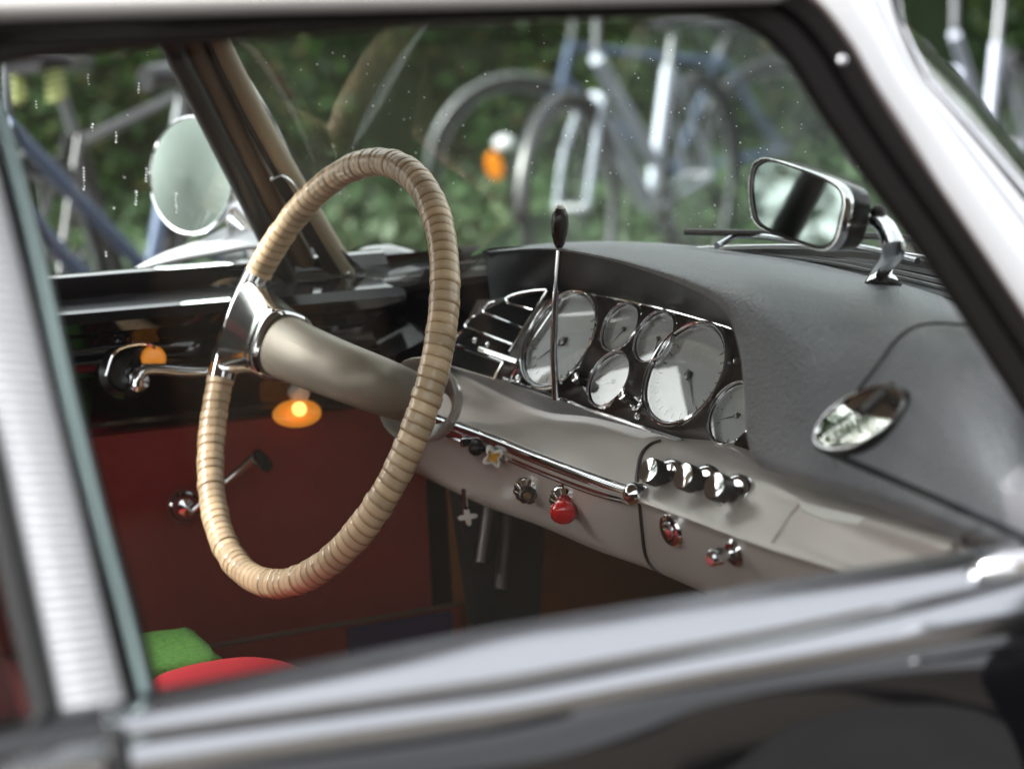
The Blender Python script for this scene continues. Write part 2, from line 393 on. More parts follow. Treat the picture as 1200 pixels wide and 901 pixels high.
# ------------------------------------------------------------------ windscreen
def wsb(y): return V((1.17 - (.92 * y * y if y > 0 else 1.2 * abs(y) ** 3), y, 1.055 - (.06 if y > 0 else .03) * (y / .62) ** 2))
def wst(y): return V((.93 - (.66 * y * y if y > 0 else .83 * abs(y) ** 3), y * .88, 1.365 - (.12 if y > 0 else .10) * y * y))
E1 = [(1036, -30), (1038, 5), (1046, 45), (1070, 97), (1102, 133), (1150, 187), (1203, 250), (1285, 340), (1370, 450), (1420, 530)]
bc = crom([pl(p[0], p[1], NP + Nn * .035, Nn) for p in E1], 4)
edge0 = resample(list(reversed(bc)), 11)
ws = []
for i in range(25):
    y = -.60 + 1.26 * i / 24
    b, t = wsb(y), wst(y)
    ws.append([b.lerp(t, k / 10) + V((.035 * sin(pi * k / 10), 0, .0)) for k in range(11)])
for i in range(5):
    f = (1, .62, .32, .12, .03)[i]
    dlt = [edge0[k] - ws[0][k] for k in range(11)] if i == 0 else dlt
    ws[i] = [ws[i][k] + dlt[k] * f for k in range(11)]
wso = MB().grid(ws).build('windscreen', M['wspane'], car, solid=.004)
per = [r[0] for r in ws] + ws[-1][1:] + [r[-1] for r in reversed(ws)][1:] + list(reversed(ws[0]))[1:-1]
MB().tube(per, .009, 8, closed=True).build('windscreen_seal', M['seal'], wso)
MB().tube([p + V((.004, 0, .004)) for p in per], .0055, 8, closed=True).build('windscreen_chrome', M['chrome'], wso)
wtree = bvh(ws)
# outer pillar strip from door frame to windscreen edge
a_ = [N_(*p, off=.0) for p in E0]
near_edge = ws[0]
ac = crom(a_, 4)
rows = []
for t, o_ in ((0, -.02), (0, 0), (.1, .007), (.35, .014), (.55, .012), (.58, .007), (.64, .006), (.68, .012), (.85, .012), (.97, .006), (1, 0), (1.0, -.02)):
    rows.append([p.lerp(q, t) + V((.3, -.9, .3)).normalized() * o_ for p, q in zip(ac, bc)])
pil = MB().grid(rows).build('windscreen_pillar', M['pillarmetal'], car)
MB().tube([q + V((.003, -.004, .002)) for q in bc], .0035, 8).build('pillar_seal', M['seal'], pil)
MB().ball(N_(986, 71, off=.014), .0035).build('screw', M['chrome'], pil)

lr = [[p + V((-.012 - .004 * i, .012, -.004)) for p in ws[i]] for i in (0, 1, 2, 3, 4, 5)]
MB().grid(lr).build('cream_reflection', M['cream'], pil, solid=.003)  # cream sheet inside the glass, imitating a pale windscreen reflection
# droplets and specks on the glass
def specks(tree, boxes, rmin, rmax, seed):
    rd = random.Random(seed); m = MB()
    for (x0, y0, x1, y1, n) in boxes:
        for _ in range(n):
            px, py = rd.uniform(x0, x1), rd.uniform(y0, y1)
            P, nn = hit(tree, px, py); r = rmin * .6 + (rmax * 1.25 - rmin * .6) * rd.random() ** 2.6
            for q in range(1):
                m.ball(P + nn * .002 - V((0, 0, q * .005)), r, 8, 5)
    return m
m = specks(wtree, [(300, 60, 880, 270, 150), (600, 30, 950, 270, 110), (880, 60, 1010, 230, 20)], .0005, .00095, 3)
o = m.build('raindrops', M['drop'], wso); o['kind'] = 'stuff'

# ------------------------------------------------------------------ dashboard pad
Zt = 1.05
pad = [
 [(567, 297, .93), (568, 295, .925), (568.5, 294, .94), (569, 293, .96), (570, 291.5, 'z', Zt)],
 [(640, 293, .91), (641, 291, .905), (643, 289.5, .925), (645, 288, .96), (648, 285, 'z', Zt)],
 [(700, 302, .905), (702, 299, .897), (706, 294, .92), (712, 289, .97), (722, 283, 'z', Zt)],
 [(760, 319, .90), (763, 314, .89), (772, 305, .92), (785, 297, .98), (800, 287, 'z', Zt)],
 [(815, 341, .895), (820, 334, .885), (833, 322, .91), (850, 309, .98), (875, 297, 'z', Zt)],
 [(850, 366, .89), (858, 358, .88), (880, 340, .90), (910, 325, .97), (945, 307, 'z', Zt)],
 [(866, 410, .885), (876, 402, .873), (925, 372, .885), (965, 345, .96), (1010, 322, 'z', Zt)],
 [(872, 460, .88), (882, 455, .867), (950, 412, .87), (1020, 365, .93), (1075, 338, 'z', Zt)],
 [(875, 512, .873), (887, 506, .86), (965, 450, .858), (1060, 385, .90), (1140, 362, 'z', 1.04)],
 [(890, 545, .868), (902, 534, .852), (985, 485, .85), (1100, 420, .865), (1200, 395, 'y', -.56)],
 [(945, 568, .86), (950, 556, .838), (1010, 520, .84), (1130, 470, .845), (1240, 440, 'y', -.59)],
 [(1020, 594, .855), (1025, 580, .83), (1060, 550, .833), (1160, 520, .835), (1260, 500, 'y', -.60)],
 [(1110, 628, .85), (1115, 612, .825), (1130, 585, .828), (1190, 560, .828), (1275, 560, 'y', -.61)],
 [(1240, 672, .84), (1242, 655, .815), (1246, 635, .815), (1260, 620, .815), (1290, 640, 'y', -.615)],
]
def cp(t):
    if len(t) == 3: return at(t[0], t[1], x=t[2])
    return at(t[0], t[1], **{t[2]: t[3]})
pc = [[cp(t) for t in col] for col in pad]
rowsP = [[pc[j][i] for j in range(len(pc))] for i in range(5)]
lip0 = rowsP[0]
under = [p + V((.018, 0, -.004)) for p in rowsP[0]]
PS = surf([rowsP[0]] + rowsP[1:], 6, 6)
lip_fine = PS[0]
PS = [[p + V((.03, 0, 0)) for p in lip_fine], [p + V((.012, 0, -.002)) for p in lip_fine]] + PS
ptree = bvh(PS[2:])
dash = MB().grid(PS).build('dashboard', M['leather'], car, sharp=70)
# glovebox lid seam
seam = [(962, 522), (975, 497), (1000, 466), (1030, 427), (1052, 398), (1072, 384), (1100, 380), (1150, 384)]
sp_ = [hit(ptree, *p, lift=.0003)[0] for p in [(q.x, q.y) for q in crom([V((a, b, 0)) for a, b in seam], 6)]]
sp2 = [hit(ptree, *p, lift=.0003)[0] for p in [(q.x, q.y) for q in crom([V((a, b, 0)) for a, b in ((960, 522), (1000, 541), (1050, 562), (1120, 592), (1200, 628), (1235, 645))], 6)]]
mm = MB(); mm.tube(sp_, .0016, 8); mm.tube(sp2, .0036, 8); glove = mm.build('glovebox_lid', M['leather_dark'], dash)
# lid skin raised a few mm inside the seam
lidrows = []
for k in range(13):
    t = k / 12
    yy = 384 + (545 - 384) * t
    r_ = []
    xl = 1075 - 115 * max(0, (t - .02)) ** .9 + (0 if t < .85 else (t - .85) * 60)
    for j in range(13):
        s = j / 12; px = xl + (1235 - xl) * s; py = yy + s * (118 * t) - (0)
        P, nn = hit(ptree, px, py)
        e = min(1, min(s, t, 1 - t) / .06 if True else 1)
        r_.append(P + nn * (.0005 + .0022 * e))
    lidrows.append(r_)
MB().grid(lidrows).build('lid_skin', M['leather'], dash)
# oval mirror on the lid
P, nn = hit(ptree, 1015, 492, .009); nn = (nn + V((-.08, -.12, .05))).normalized()
def oval(sc_, off):
    out = []
    for k in range(56):
        q = 2 * pi * k / 56; u_, v_ = 59 * sc_ * cos(q), 27.5 * sc_ * sin(q); out.append(pl(1014.5 + u_ * .866 + v_ * .5, 492 - u_ * .5 + v_ * .866, P, nn) + nn * (off + .003))
    return out
mm = MB().grid([oval(1.0, -.02), oval(1.02, .001), oval(.99, .003)], closed_u=True); omr = mm.build('oval_mirror', M['black'], car)
MB().grid([oval(1.0, .002), oval(.99, .0045), oval(.955, .0045), oval(.94, .0028)], closed_u=True).build('mirror_rim', M['chrome'], omr)
MB().grid([oval(.95, .0030), oval(.7, .0042), oval(.4, .0050), oval(.1, .0053), oval(.001, .0053)], closed_u=True).build('mirror_glass', M['ovalmirror'], omr)

# ------------------------------------------------------------------ ledge between pad and windscreen, left end of the dash
outer = [at(415, 330, y=.63), at(460, 322, y=.60), at(515, 311, y=.52), at(560, 300, x=.94)] + rowsP[4][:9] + [at(1200, 395, y=-.56)]
oc = resample(crom(outer, 6), 40)
base = resample([wsb(.655 - 1.31 * i / 40) for i in range(41)], 40)
rows = [[a.lerp(b, t) + V((0, 0, z_)) for a, b in zip(oc, base)] for t, z_ in ((0, -.001), (.08, -.004), (.3, -.008), (.6, -.008), (.9, -.004), (1, -.004))]
ledge = MB().grid(rows).build('defroster_ledge', M['ledge'], dash)
mm = MB()
for t, r in ((.35, .0022), (.55, .003), (.82, .004)):
    mm.tube([a.lerp(b, t) + V((0, 0, -.003)) for a, b in zip(oc, base)], r, 6)
mm.build('ledge_rib', M['ledge'], ledge)
# left end of the dash (facing the driver's door)
tp = [at(398, 334, y=.64), at(440, 326, y=.62), at(500, 316, y=.55), at(567, 298, x=.935)]
ml = [at(398, 350, y=.645), at(440, 342, y=.63), at(500, 335, y=.58), at(575, 335, x=.96)]
bl = [at(398, 440, y=.65), at(440, 450, y=.645), at(505, 440, y=.62), at(580, 440, x=.985)]
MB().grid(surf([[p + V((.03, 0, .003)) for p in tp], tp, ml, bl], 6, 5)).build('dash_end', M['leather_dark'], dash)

# ------------------------------------------------------------------ instrument panel
Gn = V((-.83, -.17, .53)).normalized()
GP = at(740, 430, x=.955)
def G_(px, py, off=0): return pl(px, py, GP + Gn * off, Gn)
ptop = [(560, 352), (592, 350), (641, 340), (705, 346), (780, 363), (857, 385), (880, 395)]
pbot = [(525, 428), (565, 440), (600, 449), (660, 471), (740, 499), (820, 525), (900, 552)]
tt = [G_(*p) for p in ptop]; bb = [G_(*p) for p in pbot]
panel = MB().grid(surf([tt, [(a + b) / 2 for a, b in zip(tt, bb)], bb], 4, 3)).build('instrument_panel', M['panel'], car, solid=.003)
mm = MB()
mm.tube(crom([G_(*p, off=.003) for p in ((665, 342), (705, 347), (780, 363), (857, 385), (880, 393))], 5), .0014, 8)
mm.tube([G_(*p, off=.004) for p in ((590, 444), (645, 463), (700, 483), (800, 517), (900, 552))], .0022, 8)
mm.build('chrome_moulding', M['chrome'], panel)
# cowl underside, from pad lip back to panel
back = [(575, 352), (618, 344), (670, 342), (735, 353), (800, 368), (857, 386), (870, 420), (874, 470), (878, 520), (887, 552)]
bk = [G_(*p, off=.001) for p in back]
rows = [[p + V((.004, 0, -.0005)) for p in lip0[:10]], [a.lerp(b, .5) + V((0, 0, .006)) for a, b in zip(lip0, bk)], bk]
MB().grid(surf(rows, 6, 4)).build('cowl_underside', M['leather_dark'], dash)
# air vent: dark box, chrome bars
vent = MB().prism([G_(*p, off=.002) for p in ((592, 352), (641, 341), (598, 411), (582, 444), (530, 428), (528, 400), (546, 380), (567, 364))], -Gn * .0005).build('air_vent', mat('vent_void', (.006, .006, .006), .9, spec=.05), panel)
mm = MB()
def bar(a, b, r=.0016, off=.01): mm.tube([G_(*a, off=off), G_(*b, off=off)], r, 8)
for a, b in (((594, 355), (624, 364)), ((567, 367), (613, 385)), ((546, 384), (601, 404)), ((534, 404), (590, 425)), ((526, 427), (580, 443))): bar(a, b, .0017, .008)
mm.tube(crom([G_(*p, off=.01) for p in ((594, 354), (594, 350), (605, 345), (625, 341), (641, 340))], 5), .0018, 8)
mm.tube(crom([G_(*p, off=.01) for p in ((567, 367), (567, 362), (574, 356), (581, 354))], 5), .0018, 8)
mm.tube(crom([G_(*p, off=.01) for p in ((546, 384), (546, 379), (552, 373), (558, 371))], 5), .0018, 8)
mm.tube(crom([G_(*p, off=.01) for p in ((532, 402), (532, 397), (537, 391), (543, 388))], 5), .0018, 8)
mm.build('vent_bar', M['chrome'], panel)
mm = MB(); bar((642, 341), (597, 412), .002, .012); bar((590, 425), (579, 444), .002, .012)
bar((665, 343), (605, 430), .003, .008); bar((605, 430), (597, 448), .002, .008); bar((672, 345), (650, 375), .0018, .006)
mm.tube([G_(606, 424, .014), G_(562, 409, .022)], .0028, 8)
mm.build('vent_frame', M['chrome'], panel)
mm = MB()
for p in ((557, 399), (572, 404)): mm.ball(G_(*p, off=.018), .0034, 12, 8)
mm.build('vent_lever', M['chrome'], panel)

def gauge(px, py, R, needle=.7, ticks=12, seedk=0, orange=False):
    C = G_(px, py, .002)
    g = MB().rev([(R, 0), (R, .010), (R * .99, .0125), (R * .965, .0132), (R * .945, .0122), (R * .935, .009), (R * .93, .004)], C, Gn, 56).build('gauge', M['chrome'], car)
    MB().rev([(R * .94, .0085), (R * .90, .0075), (R * .885, .0035)], C, Gn, 48).build('dial_rim', M['black'], g)
    MB().rev([(R * .90, .0078), (R * .888, .0092), (R * .875, .0078), (R * .872, .003)], C, Gn, 48).build('inner_bezel', M['chrome'], g)
    MB().rev([(R * .88, .0035), (0, .0035)], C, Gn, 48).build('dial', M['dial'], g)
    a, b = basis(Gn); mm = MB()
    for i in range(ticks):
        t = radians(-40 + 260 * i / (ticks - 1)); d = a * cos(t) + b * sin(t); e = Gn.cross(d)
        mm.box(C + Gn * .0038 + d * R * .76, (R * .10, R * .02, .0004), (d, e, Gn))
    mm.build('dial_marks', M['dialdark'], g, smooth=False)
    t = radians(-20 + 200 * needle); d = a * cos(t) + b * sin(t); e = Gn.cross(d)
    mm = MB(); mm.prism([C + Gn * .0045 - d * R * .12 - e * R * .03, C + Gn * .0045 - d * R * .12 + e * R * .03, C + Gn * .0045 + d * R * .68], Gn * .0006)
    mm.rev([(R * .09, .004), (R * .08, .0065), (0, .007)], C, Gn, 16); mm.build('needle', M['black'], g)
    MB().rev([(R * .9, .0092), (R * .6, .0094), (R * .3, .0095), (0, .00955)], C, Gn, 40).build('gauge_glass', M['gaugepane'], g)
    return g
gauge(663, 402, .0585, .3, 19); gauge(810.5, 442, .0570, .75, 19)
gauge(735, 388, .0285, .4, 7); gauge(775, 399.5, .0295, .6, 7); gauge(722, 449, .0315, .2, 9); gauge(868, 489, .0335, .2, 9)
for p in ((731, 359), (771, 370), (812, 382), (866, 425), (611, 445), (751, 490)):
    MB().rev([(.0042, 0), (.0042, .004), (.003, .007), (0, .008)], G_(*p, off=.002), Gn, 14).build('warning_light', M['chrome'], panel)
def knob(B, n, L, r, br, mbody, mtip, cone=True, parent=None, name='control_knob'):
    k = MB().rev([(r * .62, 0), (r * .62, L * .45), (r * .8, L * .5), (r, L * .55), (r * 1.02, L * .8), (r, L), (r * .93, L * 1.02)], B, n, 28).build(name, mbody, parent or car)
    MB().rev([(br, -.002), (br, .002), (br * .93, .004), (br * .75, .0055), (br * .68, .003), (r * .6, .002)], B, n, 32).build('bezel', M['chrome'], k)
    if cone: MB().rev([(r * .94, L * 1.015), (r * .9, L * 1.03), (r * .3, L * .98), (0, L * .97)], B, n, 28).build('knob_face', mtip, k)
    return k
for p in ((693, 453), (748, 474)):
    knob(G_(*p, off=.002), Gn, .024, .0055, .0085, M['black'], M['chrome'])

# ------------------------------------------------------------------ lower metal dash
lower = [
 [(500, 425, .90), (484, 442, .86), (470, 483, .80), (468, 496, .80), (462, 540, .83)],
 [(540, 431, .925), (528, 455, .88), (508, 487, .828), (505, 502, .828), (500, 560, .855)],
 [(590, 447, .948), (582, 480, .90), (575, 512, .848), (572, 527, .848), (565, 591, .875)],
 [(650, 470, .945), (645, 505, .90), (640, 539, .857), (637, 554, .857), (630, 615, .885)],
 [(710, 492, .94), (706, 530, .895), (700, 562, .855), (697, 575, .855), (698, 644, .885)],
 [(770, 513, .935), (764, 548, .89), (752, 582, .852), (750, 590, .852), (760, 666, .882)],
 [(830, 532, .925), (825, 570, .885), (812, 605, .850), (811, 611, .850), (826, 694, .88)],
 [(890, 556, .90), (890, 590, .875), (893, 635, .848), (892, 641, .848), (910, 725, .878)],
 [(960, 585, .88), (965, 615, .865), (980, 662, .846), (979, 668, .846), (1000, 750, .876)],
 [(1080, 625, .86), (1090, 660, .855), (1110, 700, .842), (1109, 706, .842), (1130, 780, .87)],
 [(1250, 680, .85), (1255, 710, .845), (1265, 750, .84), (1264, 756, .84), (1280, 820, .86)],
]
lc = [[cp(t) for t in c] for c in lower]
R_ = [[lc[j][i] for j in range(len(lc))] for i in range(5)]
upS = surf([[p + V((.03, 0, .004)) for p in R_[0]], R_[0], R_[1], R_[2]], 6, 5)
loS = surf([R_[3], [(a + b) / 2 + V((-.004, -.001, 0)) for a, b in zip(R_[3], R_[4])], R_[4], [p + V((.03, 0, -.004)) for p in R_[4]]], 6, 5)
edge = [[a.lerp(b, t) + V((-.0035 * sin(pi * t), 0, 0)) for a, b in zip(upS[-1], loS[0])] for t in (.25, .5, .75)]
LS = upS + edge + loS
ltree = bvh(LS)
ldash = MB().grid(LS).build('lower_dashboard', M['dashmetal'], car, sharp=60)
# chrome strip
def lifted(pts, lift): return crom([hit(ltree, *p, lift=lift)[0] for p in pts], 8)
cu = lifted(((506, 485), (575, 510), (640, 536), (700, 558), (745, 573)), .001)
cl = lifted(((502, 503), (572, 529), (637, 556), (697, 579), (743, 591)), .001)
o_ = V((-.75, -.45, .1)).normalized()
rows = [[a.lerp(b, t) + o_ * e for a, b in zip(cu, cl)] for t, e in ((0, -.002), (.02, .004), (.1, .0065), (.3, .0075), (.5, .0065), (.54, .004), (.58, .003), (.86, .003), (.9, .006), (.97, .006), (1, -.002))]
strip = MB().grid(rows).build('chrome_strip', M['chrome'], ldash)
P, n_ = hit(ltree, 748, 577); kb = MB().rev([(.009, -.004), (.0105, .004), (.0105, .010), (.009, .014), (.005, .017), (0, .0175)], P, V((-.75, -.55, .1)), 24).build('strip_knob', M['chrome'], ldash)
sm = [hit(ltree, *p, lift=.0002)[0] for p in ((750, 590), (753, 620), (756, 645), (762, 660), (775, 672))]
MB().tube(crom(sm, 5), .0022, 8).build('dash_seam', M['bakelite'], ldash)
sm = [hit(ltree, *p, lift=.0004)[0] for p in ((746, 568), (748, 550), (752, 533), (762, 522), (775, 517))]
MB().tube(crom(sm, 5), .0022, 8).build('dash_seam', M['bakelite'], ldash)
# dark leather fold under the vent
f1 = [G_(*p, off=.006) for p in ((520, 426), (555, 436), (590, 446), (650, 468), (720, 490), (800, 518))]
f2 = [hit(ltree, *p, lift=.004)[0] for p in ((512, 430), (545, 445), (585, 464), (640, 486), (700, 494), (800, 521))]
MB().grid(surf([f1, [(a + b) / 2 + V((-.002, 0, .004)) for a, b in zip(f1, f2)], f2], 6, 4)).build('leather_fold', M['leather'], dash)
# panel fold and white sliver standing in for the bright gap under the pad
pts = [hit(ltree, *p, lift=.002)[0] for p in ((938, 588), (975, 598), (1015, 608), (1008, 614), (965, 608), (942, 598))]
MB().prism(pts, V((.001, .001, -.002))).build('bright_gap', M['white'], ldash)
MB().tube([hit(ltree, *p, lift=.0005)[0] for p in ((905, 636), (925, 605), (940, 588))], .0012, 6).build('dash_seam', M['dashmetal'], ldash)
# big pull knobs
Kn = V((-.86, -.2, .46)).normalized()
for p in ((784, 561), (825, 568), (862, 580)):
    P, n_ = hit(ltree, *p); knob(P, Kn, .027, .0124, .0190, M['bakelite'], M['chrome'])
# small controls on the lower face
P, n_ = hit(ltree, 622, 573, .003); n2 = V((-.42, -.72, -.22)).normalized()
def ribbed_bezel(P, n, r, parent, name='bezel'):
    rows = []; a, b = basis(n)
    for (rr_, h) in ((r, -.003), (r, .001), (r * .95, .003), (r * .62, .008), (r * .55, .0075)):
        rows.append([P + n * h + (a * cos(q) + b * sin(q)) * rr_ * (1 - (.05 if (j // 2) % 2 else 0)) for j, q in enumerate([2 * pi * j / 48 for j in range(48)])])
    return MB().grid(rows, closed_u=True).build(name, M['chrome'], parent, sharp=20)
k1 = MB().rev([(.0075, 0), (.0075, .011), (.0065, .0125), (.005, .012), (.004, .011), (0, .011)], P, n2, 24).build('cigar_lighter', M['bakelite'], car)
ribbed_bezel(P, n2, .0160, k1); MB().rev([(.0045, .011), (.004, .014), (0, .015)], P, n2, 16).build('lighter_button', M['brass'], k1)
P, n_ = hit(ltree, 665, 584, .003); n3 = V((-.40, -.62, -.42)).normalized()
k2 = MB().rev([(.0085, 0), (.0085, .008), (.0105, .011), (.0128, .015), (.0132, .019), (.0125, .023), (.009, .0265), (.005, .028), (0, .0282)], P, n3, 32).build('choke_knob', M['redknob'], car)
ribbed_bezel(P, n2, .0160, k2)
P, n_ = hit(ltree, 789, 620); n4 = V((-.93, -.1, -.12)).normalized()
k3 = MB().rev([(.0165, -.002), (.0165, .002), (.0145, .005), (.010, .006), (.0095, .003)], P, n4, 32).build('dash_switch', M['chrome'], car)
MB().rev([(.0095, .003), (.0085, .008), (.004, .009), (0, .009)], P, n4, 24).build('switch_button', M['chrome'], k3)
P, n_ = hit(ltree, 863, 647)
k4 = MB().rev([(.004, 0), (.004, .013), (.0072, .014), (.0076, .018), (.0072, .026), (.006, .0275), (0, .0278)], P, V((-.9, -.1, -.02)), 20).build('pull_knob', M['chrome'], car)
MB().rev([(.0125, -.002), (.0125, .003), (.010, .005), (.006, .004)], P, n4, 28).build('bezel', M['chrome'], k4)
# white star knob + black knob riding in the strip
P, n_ = hit(ltree, 584, 530, .006); sn = V((-.5, -.8, .05)).normalized(); a, b = basis(sn); pts = []
for j in range(48):
    q = 2 * pi * j / 48; r = .0105 + .0032 * cos(4 * (q - .5)); pts.append((a * cos(q) + b * sin(q)) * r)
mm = MB(); mm.grid([[P + sn * h + p * s for p in pts] for s, h in ((.75, -.004), (.98, 0), (1, .003), (.92, .008), (.62, .009), (.55, .007), (.5, .002))], closed_u=True)
star = mm.build('heater_knob', M['white'], car)
MB().rev([(.0068, .003), (.006, .0035), (.003, .004), (0, .004)], P, sn, 20).build('knob_insert', M['yellow'], star)
P, n_ = hit(ltree, 562, 521, .004); MB().ball(P + sn * .006, .0085, 16, 10).build('slider_knob', M['bakelite'], car)
P, n_ = hit(ltree, 553, 514, .008); MB().box(P, (.012, .006, .010)).build('slider_bracket', M['chrome'], ldash, bevel=.001)

# gear lever
gb = G_(652, 468, .012); gt = at(655, 292, x=.91)
lev = MB().tube([gb, gb.lerp(gt, .3) + V((-.004, 0, 0)), gb.lerp(gt, .7) + V((-.003, 0, 0)), gt], [.0045, .004, .0033, .0028], 12).build('gear_lever', M['chrome'], car)
kt = at(656, 267, x=.91); dd = (kt - gt).normalized()
MB().rev([(.002, -.024), (.0055, -.018), (.0085, -.006), (.0092, .004), (.0082, .014), (.005, .021), (0, .0235)], kt, dd, 24).build('lever_knob', M['black'], lev)
MB().rev([(.0048, .0205), (.0035, .024), (0, .0252)], kt, dd, 16).build('lever_cap', M['white'], lev)

# ------------------------------------------------------------------ rear-view mirror on the dash
mn = V((-.95, -.06, .14)).normalized(); MP = at(935, 240, x=.955)
ol = [(885, 192), (896, 186), (912, 188), (945, 199), (972, 210), (988, 221), (993, 236), (990, 258), (984, 280), (975, 291), (960, 293), (935, 285), (905, 273), (890, 264), (883, 250), (880, 225), (881, 205)]
o3 = [pl(*p, MP, mn) for p in ol]; o3 = crom(o3 + [o3[0]], 4)[:-1]; cen = sum(o3, V()) / len(o3)
def ring(s, off): return [cen + (p - cen) * s + mn * off for p in o3]
rv = MB(); rv.grid([ring(.55, -.034), ring(.88, -.031), ring(.98, -.025), ring(1.0, -.012), ring(1.0, -.002)], closed_u=True); rv.cap(ring(.55, -.040))
rvm = rv.build('rear_view_mirror', M['black'], car)
MB().grid([ring(1.005, -.006), ring(1.02, -.001), ring(1.005, .003), ring(.985, .003), ring(.975, .0)], closed_u=True).build('mirror_rim', M['chrome'], rvm)
MB().grid([ring(.98, .0), ring(.965, .0022), ring(.92, .002), ring(.90, .0005)], closed_u=True).build('inner_rim', M['black'], rvm)
mm = MB(); mm.cap(ring(.905, .0010)); mm.build('mirror_glass', M['mirror'], rvm, smooth=False)
P, n_ = hit(ptree, 1034, 333)
ap = [cen - mn * .030, at(1006, 256, x=.99), at(1025, 257, x=1.0), at(1040, 270, x=1.0), at(1047, 295, x=.998), P + V((0, 0, .012)), P + V((0, 0, -.002))]
ac_ = crom(ap, 6); n = len(ac_)
MB().tube(ac_, [.009 + .002 * (i / n) + (.010 * max(0, (i / n - .8) / .2) ** 2) for i in range(n)], 16, flat=.8).build('mirror_arm', M['chrome'], rvm)
kp = at(1029, 246, x=1.0); MB().tube([kp + V((0, 0, -.012)), kp, kp + V((0, 0, .004))], [.008, .007, .003], 12).build('mirror_clamp', M['bakelite'], rvm)

# ------------------------------------------------------------------ steering wheel
Wn = V((-.910, -.129, .393)).normalized(); WC = at(374.4, 433.4, y=.33); WR = .2263; rr0 = .0150
wa, wb = basis(Wn)
def wpt(t): return WC + (wa * cos(t) + wb * sin(t)) * WR
def wang(px, py):
    p = pl(px, py, WC, Wn) - WC; return math.atan2(p.dot(wb), p.dot(wa))
t1, t2 = wang(308, 333), wang(261, 440)
d12 = (t2 - t1 + pi) % (2 * pi) - pi       # clamp arc
sweep = -(2 * pi - abs(d12)) if d12 > 0 else (2 * pi - abs(d12))
NW = 122; SS = 10; n = NW * SS; seg = 20
me = bpy.data.meshes.new('steering_wheel'); vs = []; fs = []; uvs = []
rdw = random.Random(5); wj = [rdw.uniform(-.0006, .0006) for _ in range(NW + 2)]
for i in range(n + 1):
    for j in range(seg):
        u = i / SS + .16 * sin(2 * pi * j / seg); fr_ = u - math.floor(u)
        t = t1 + sweep * i / n
        c = wpt(t); rad = (c - WC).normalized()
        ph = fr_; bul = min(1, min(ph, 1 - ph) / .14); r = rr0 * (1 - .05 * (1 - bul) ** 1.3) + wj[int(max(0, min(NW, math.floor(u))))]
        q = 2 * pi * j / seg; vs.append(c + (rad * cos(q) + Wn * sin(q)) * r)
for i in range(n):
    for j in range(seg):
        j2 = (j + 1) % seg; fs.append((i * seg + j, i * seg + j2, (i + 1) * seg + j2, (i + 1) * seg + j))
        uvs += [(i, j), (i, j + 1), (i + 1, j + 1), (i + 1, j)]
me.from_pydata([tuple(v) for v in vs], [], fs); uvl = me.uv_layers.new(name='UVMap')
for k, (i, j) in enumerate(uvs): uvl.data[k].uv = (i / SS + .16 * sin(2 * pi * j / seg) + 3, j / seg)
me.polygons.foreach_set('use_smooth', [True] * len(me.polygons)); me.materials.append(M['rim'])
wheel = bpy.data.objects.new('steering_wheel', me); COL.objects.link(wheel); wheel.parent = car
# chrome sleeve on the rim
nn_ = 28; path = [wpt(t1 + d12 * (-.03 + 1.06 * i / nn_)) for i in range(nn_ + 1)]
rads = [rr0 * (1.04 + .10 * sin(pi * i / nn_)) for i in range(nn_ + 1)]
MB().tube(path, rads, 24).build('rim_sleeve', M['chrome'], wheel)
# column
tm = t1 + d12 * .5; RmP = wpt(tm); rad = (RmP - WC).normalized(); tan = Wn.cross(rad).normalized()
colE = pl(331, 406, WC, Wn); colA = at(492, 470, x=.79)
def sring(C, A, Bv, a, b, p=2.6, k=32):
    out = []
    for j in range(k):
        q = 2 * pi * j / k; c_, s_ = cos(q), sin(q)
        out.append(C + A * (abs(c_) ** (2 / p) * (1 if c_ > 0 else -1) * a) + Bv * (abs(s_) ** (2 / p) * (1 if s_ > 0 else -1) * b))
    return out
pathC = crom([RmP + rad * .012, RmP, colE, pl(385, 429, WC - Wn * .016, Wn), pl(440, 450, WC - Wn * .05, Wn), colA], 24)
pathC = resample(pathC, 121); plen = sum((b - a).length for a, b in zip(pathC, pathC[1:]))
sE = min(range(121), key=lambda i: (pathC[i] - colE).length)
def frame_at(i):
    T = (pathC[min(120, i + 1)] - pathC[max(0, i - 1)]).normalized(); A_ = (tan - T * tan.dot(T)).normalized(); return A_, T.cross(A_).normalized()
def sweep_rings(i0, i1, fn, n=30, p=2.6):
    out = []
    for k in range(n + 1):
        f = i0 + (i1 - i0) * k / n; i = int(f); t = f - i; C = pathC[i].lerp(pathC[min(120, i + 1)], t); A_, B_ = frame_at(i)
        a, b = fn(k / n); out.append(sring(C, A_, B_, a, b, p))
    return out
def clampf(t):   # t 0 rim side .. 1 column side
    e = min(1, t / .10) ** .5
    a = .0595 - .0225 * t; b = .0155 + .017 * min(1, max(0, (t - .1) / .75)) ** 1.1
    if t > .93: a, b = a + .0018, b + .0018
    return a * (.75 + .25 * e), b * (.35 + .65 * e)
rr_ = sweep_rings(0, sE, clampf, 40, 3.0); mm = MB(); mm.grid(rr_, closed_u=True); mm.cap(rr_[0], True); mm.cap(rr_[-1])
mm.build('spoke_clamp', M['satin'], wheel, sharp=35)
rr_ = sweep_rings(sE, 120, lambda t: (.0348 - .0075 * t ** .8, .030 - .004 * t), 40, 2.3)
MB().grid(rr_, closed_u=True).build('steering_column', M['column'], wheel, sharp=80)
rr_ = sweep_rings(sE - 1, sE + 2, lambda t: (.0385 - .002 * abs(t * 2 - 1), .0335 - .002 * abs(t * 2 - 1)), 6, 2.6)
MB().grid(rr_, closed_u=True).build('column_ring', M['chrome'], wheel)
